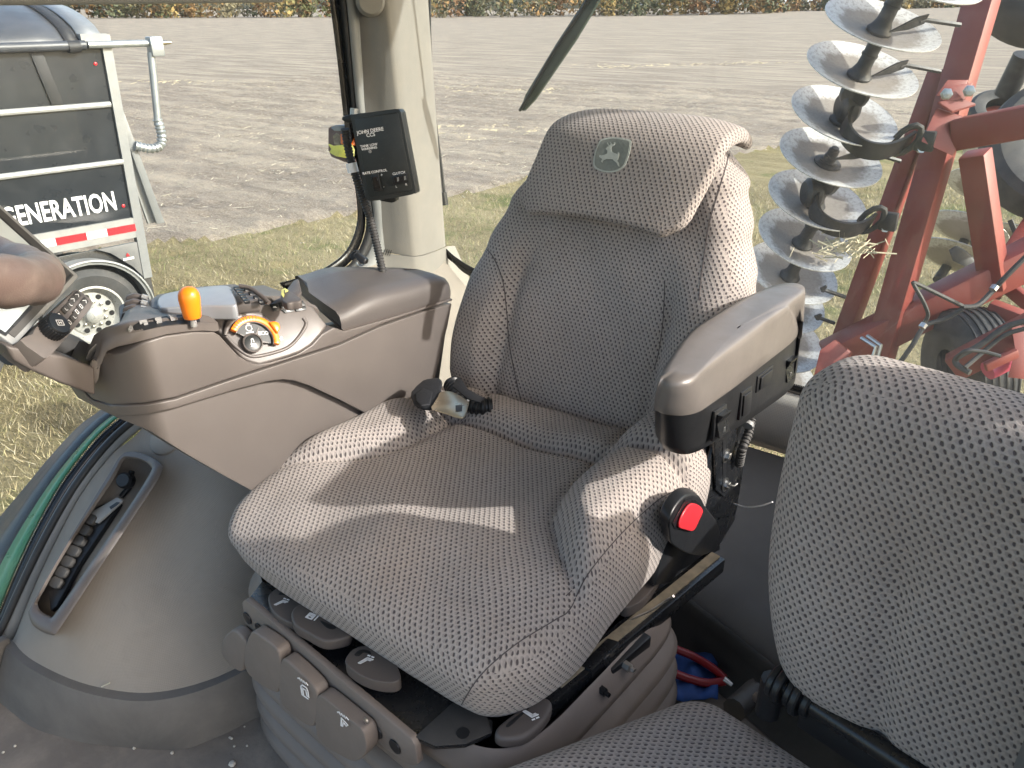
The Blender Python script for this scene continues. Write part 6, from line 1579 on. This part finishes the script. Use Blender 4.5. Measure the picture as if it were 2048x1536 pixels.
slab('card_slot', [mo(*q, .0018) for q in ((123, 566), (139, 549), (143, 551), (126, 569))], mnn*.001, 'black', mon, bevel=0)
slab('card_slot', [mo(*q, .0018) for q in ((22, 651), (60, 612), (66, 615), (28, 655))], mnn*.001, 'black', mon, bevel=0)
kn2 = (mnn+V(0, .25, .1)).normalized()
kA = at(120, 640, d=1.10)
def kp(u, v, l=0): return at(u, v, pl=(kA+kn2*l, kn2))
kpl = smooth2([(66, 668), (72, 655), (145, 585), (152, 579), (162, 584), (180, 597), (183, 605), (180, 618), (120, 690), (100, 711), (88, 716), (72, 705), (40, 680)], 2, True)
keyp = slab('keypad_housing', [kp(*q) for q in kpl], -kn2*.040, 'taupe', mon, bevel=.005, seg=3)
def key(u, v, rot, sy=1.0):
    c = kp(u, v, .0004); ex = (kp(u+8.5, v+9.5)-kp(u, v)); ey = (kp(u-8, v+9)-kp(u, v)); ex = ex*.52; ey = ey*.52
    k_ = slab('soft_key', [c-ex-ey, c+ex-ey, c+ex+ey, c-ex+ey], kn2*.0022, 'rubber', keyp, bevel=.0008)
    s = [[(-.003, -.002), (.003, -.002), (.003, .002), (-.003, .002), (-.003, -.002)], [(-.003, -.003), (0, .003), (.003, -.001)], [(-.002, 0), (.002, 0), (.003, .003)]][(int(u)*7+int(v)) % 3]
    icon([s], c+kn2*.0024, ex, -ey, .0007, k_, depth=.0002)
for (u, v) in ((153, 592), (144, 601), (138, 611), (129, 620), (117, 633), (107, 643), (168, 604), (160, 614), (152, 625), (146, 636), (137, 646), (130, 656), (122, 666)): key(u, v, 0)
kc = kp(101, 660, .0)
gk = Geo(); s_, u_, d_ = frame_of(kn2)
for k in range(26):
    a = k*2*math.pi/26; gk.add(*box_g(kc+(s_*math.cos(a)+u_*math.sin(a))*.0172+kn2*.009, (.0022, .0022, .016), Matrix((s_, u_, d_)).transposed(), .0004))
scr = lathe('scroll_knob', [(.0165, 0), (.0165, .018), (.015, .020), (.0, .0205)], kc, kn2, 'black', mon, seg=36)
gk.obj('knurling', 'black', scr)
icon([[(-.005, -.004), (.005, -.004), (.005, .004), (-.005, .004), (-.005, -.004)], [(-.002, 0), (.002, 0)], [(-.002, -.002), (-.002, .002)], [(.002, -.002), (.002, .002)]], kc+kn2*.0206, (kp(110, 660)-kp(101, 660)), kn2.cross(kp(110, 660)-kp(101, 660)), .0009, scr, depth=.0002)
tube('support_arm', smoothpts([at(200, 742, d=1.27), at(170, 722, d=1.24), at(130, 700, d=1.2), at(70, 690, d=1.16), at(20, 690, d=1.12)], 5), .026, 'rubber', mon, seg=18, rfun=lambda t, i: lerp(.023, .030, t))
slab('support_shroud', [at(u, v, x=-.36) for u, v in ((192, 792), (120, 766), (60, 740), (28, 722), (16, 702), (10, 690), (60, 700), (130, 712), (190, 735))], V(-.06, 0, 0), 'taupe_d', mon, bevel=.008, seg=3)

# ================================================================== STEERING WHEEL
sw_ = thing('steering_wheel', 'brown-black leather steering wheel rim at the left edge of the view', 'steering wheel', (0, -.47, 1.0))
ext = at(-12, 562, d=.56); wn_ = V(0, .42, .91).normalized()
wc_ = ext - (RV*.19); wc_.z = ext.z; 
toc = (wc_-ext); toc = (toc - wn_*toc.dot(wn_)).normalized(); wc_ = ext+toc*.19
s_ = -toc; u_ = wn_.cross(s_).normalized()
M['leather'] = mat('worn_wheel_leather', (.105, .075, .065), .38, var=.15, vs=20, dirt=.5, dcol=(.27, .225, .19), ds=14, grain=.5, gs=900)
rim_p = [wc_+(s_*math.cos(a)+u_*math.sin(a))*.19 for a in [2*math.pi*k/96 for k in range(96)]]
def rimr(t, i):
    a = (i/96)*2*math.pi; return .0195 + .0012*math.sin(a*22)
tube('rim', rim_p, .0205, 'leather', sw_, seg=20, closed=True, rfun=rimr, angle=None)
lathe('hub', [(.06, -.03), (.062, 0), (.05, .015), (0, .02)], wc_-wn_*.01, wn_, 'black', sw_)
for a in (150, 270, 30):
    a = math.radians(a)+math.pi*.16; beam('spoke', wc_+(s_*math.cos(a)+u_*math.sin(a))*.05, wc_+(s_*math.cos(a)+u_*math.sin(a))*.18, .035, .012, 'black', sw_, up=wn_, bevel=.004)
tube('column', [wc_-wn_*.02, wc_-wn_*.25, V(0, -1.0, .05)], .036, 'black', sw_)

# ================================================================== TRAINING SEAT
ts = thing('training_seat', 'folding passenger seat in dotted velour nearest the viewer at lower right', 'seat', (.75, .1, 0))
PH = math.radians(-12)
hA = at(1568, 1372, d=1.0); hdir = V(math.cos(PH), math.sin(PH), 0); hn = V(math.sin(PH), -math.cos(PH), 0)   # hn faces the sitter
def tb_(p):
    # p.x along the hinge, p.y depth, p.z height
    x, y, z = p; t = (z+.23)/.46; s = x/.24
    k = 1 if y < 0 else 0
    X = x*lerp(.93, 1.22, max(0, t)**.6) 
    Yd = y + .012*k*math.exp(-(s/.45)**2)*(1-abs(2*t-1)**2) 
    if k: Yd -= .018*sstep(.45, .8, abs(s))*math.exp(-((t-.3)/.3)**2); Yd += .010*math.exp(-((abs(s)-.47)/.05)**2)*sstep(.75, .5, t)
    bulgex = .02*math.sin(math.pi*min(1, t*1.05))*s
    Zl = (z+.23)*.955 + .010*(1-s*s)*sstep(.7, 1, t)
    lean = Zl*.04
    return hA + hdir*(X+bulgex+.236) + V(0, 0, 1)*(Zl+.0) - hn*(Yd+.045+lean)
def tbw(p): return tb_(p)
tback = pad('backrest', (.50, .13, .46), .055, (44, 4, 42), tbw, 'fabric', ts, uvo=(.002, .003))
TB = bvh_of(tback)
seam('seam', [(1598, 985), (1625, 1030), (1638, 1090), (1640, 1160), (1630, 1230), (1625, 1300)], TB, tback, .0009) if 0 else None
def tcu(p):
    x, y, z = p; s = x/.24; q = y/.22
    X = x - .34*(y+.23); Z = z + (.012*(1-s*s) if z > 0 else 0) - .02*max(0, q-.5)*(1 if z > 0 else 0)
    return hA + hdir*(X+.14) + hn*(y+.245) + V(0, 0, Z-.115)
pad('seat_cushion', (.50, .46, .10), .048, (44, 42, 3), tcu, 'fabric', ts, uvo=(.004, .001))
# hinge tube with collars
h0 = at(1562, 1368, d=.985); h1 = at(1850, 1552, d=.87)
hd = (h1-h0).normalized()
h1 = h0+hdir*.46; hd = hdir
hz0 = h0+V(0, 0, .0)
tube('hinge_tube', [h0, h0+hd*.45], .0135, 'blacksatin', ts, seg=20)
slab('hinge_plate', [h0+hd*.03+V(0, 0, -.01), h0+hd*.45+V(0, 0, -.01), h0+hd*.45+V(0, 0, -.05), h0+hd*.03+V(0, 0, -.05)], -hn*.006, 'black', ts, bevel=.002)
for a, r in ((-.012, .022), (-.002, .025), (.012, .021), (.022, .026), (.034, .020), (.20, .018), (.215, .022)):
    mk('hinge_collar', *lathe_g([(0, 0), (r-.002, 0), (r, .002), (r, .008), (r-.002, .010), (0, .010)], h0+hd*a, hd, 24), 'black', ts)
tube('hinge_knuckle', [h0-hd*.01+V(0, 0, .0), h0-hd*.01+V(0, 0, -.06)], .016, 'black', ts)
tube('floor_post', [h0+hd*.2+V(0, 0, -.06), V((h0+hd*.2).x, (h0+hd*.2).y, 0)], .03, 'black', ts)
tube('seat_base_stub', [at(1468, 1420, d=1.15), at(1510, 1382, d=1.2), at(1518, 1378, d=1.2)], .018, 'rubber', ts)
tube('seat_base_link', [at(1515, 1395, d=1.1), at(1545, 1412, d=1.05)], .008, 'steel', ts)

# ================================================================== LOOSE TOOLS BEHIND THE BELLOWS
pr_ = thing('jumper_clamp', 'red handled clamp lying on the floor behind the seat bellows', 'clamp', tuple(at(1420, 1340, z=.03)))
M['redrub'] = mat('dark_red_rubber', (.25, .01, .013), .4)
tube('handle', smoothpts([at(1345, 1296, z=.06), at(1385, 1312, z=.05), at(1425, 1336, z=.045), at(1450, 1358, z=.04)], 5), .0085, 'redrub', pr_)
tube('handle', smoothpts([at(1345, 1345, z=.05), at(1380, 1358, z=.04), at(1415, 1366, z=.035), at(1450, 1362, z=.04)], 5), .0085, 'redrub', pr_)
tube('handle_tip', [at(1448, 1358, z=.045), at(1464, 1370, z=.04)], [.007, .0045], 'chrome', pr_)
M['bluecl'] = mat('blue_cloth', (.01, .05, .20), .7, var=.2, vs=30)
rows = []
for i in range(9):
    r = []
    for j in range(9):
        p = at(1330+j*13, 1312+i*12, z=.02); r.append(p+V(0, 0, .012+.005*math.sin(i*.9+j*1.1)+.004*math.sin(j*1.9)))
    rows.append(r)
tag(loft('blue_rag', rows, 'bluecl', None, solid=.002), 'crumpled blue cloth on the floor under the red handled clamp', 'rag')

# tidy helper marks
for o in bpy.data.objects:
    if '_o' in o: del o['_o']
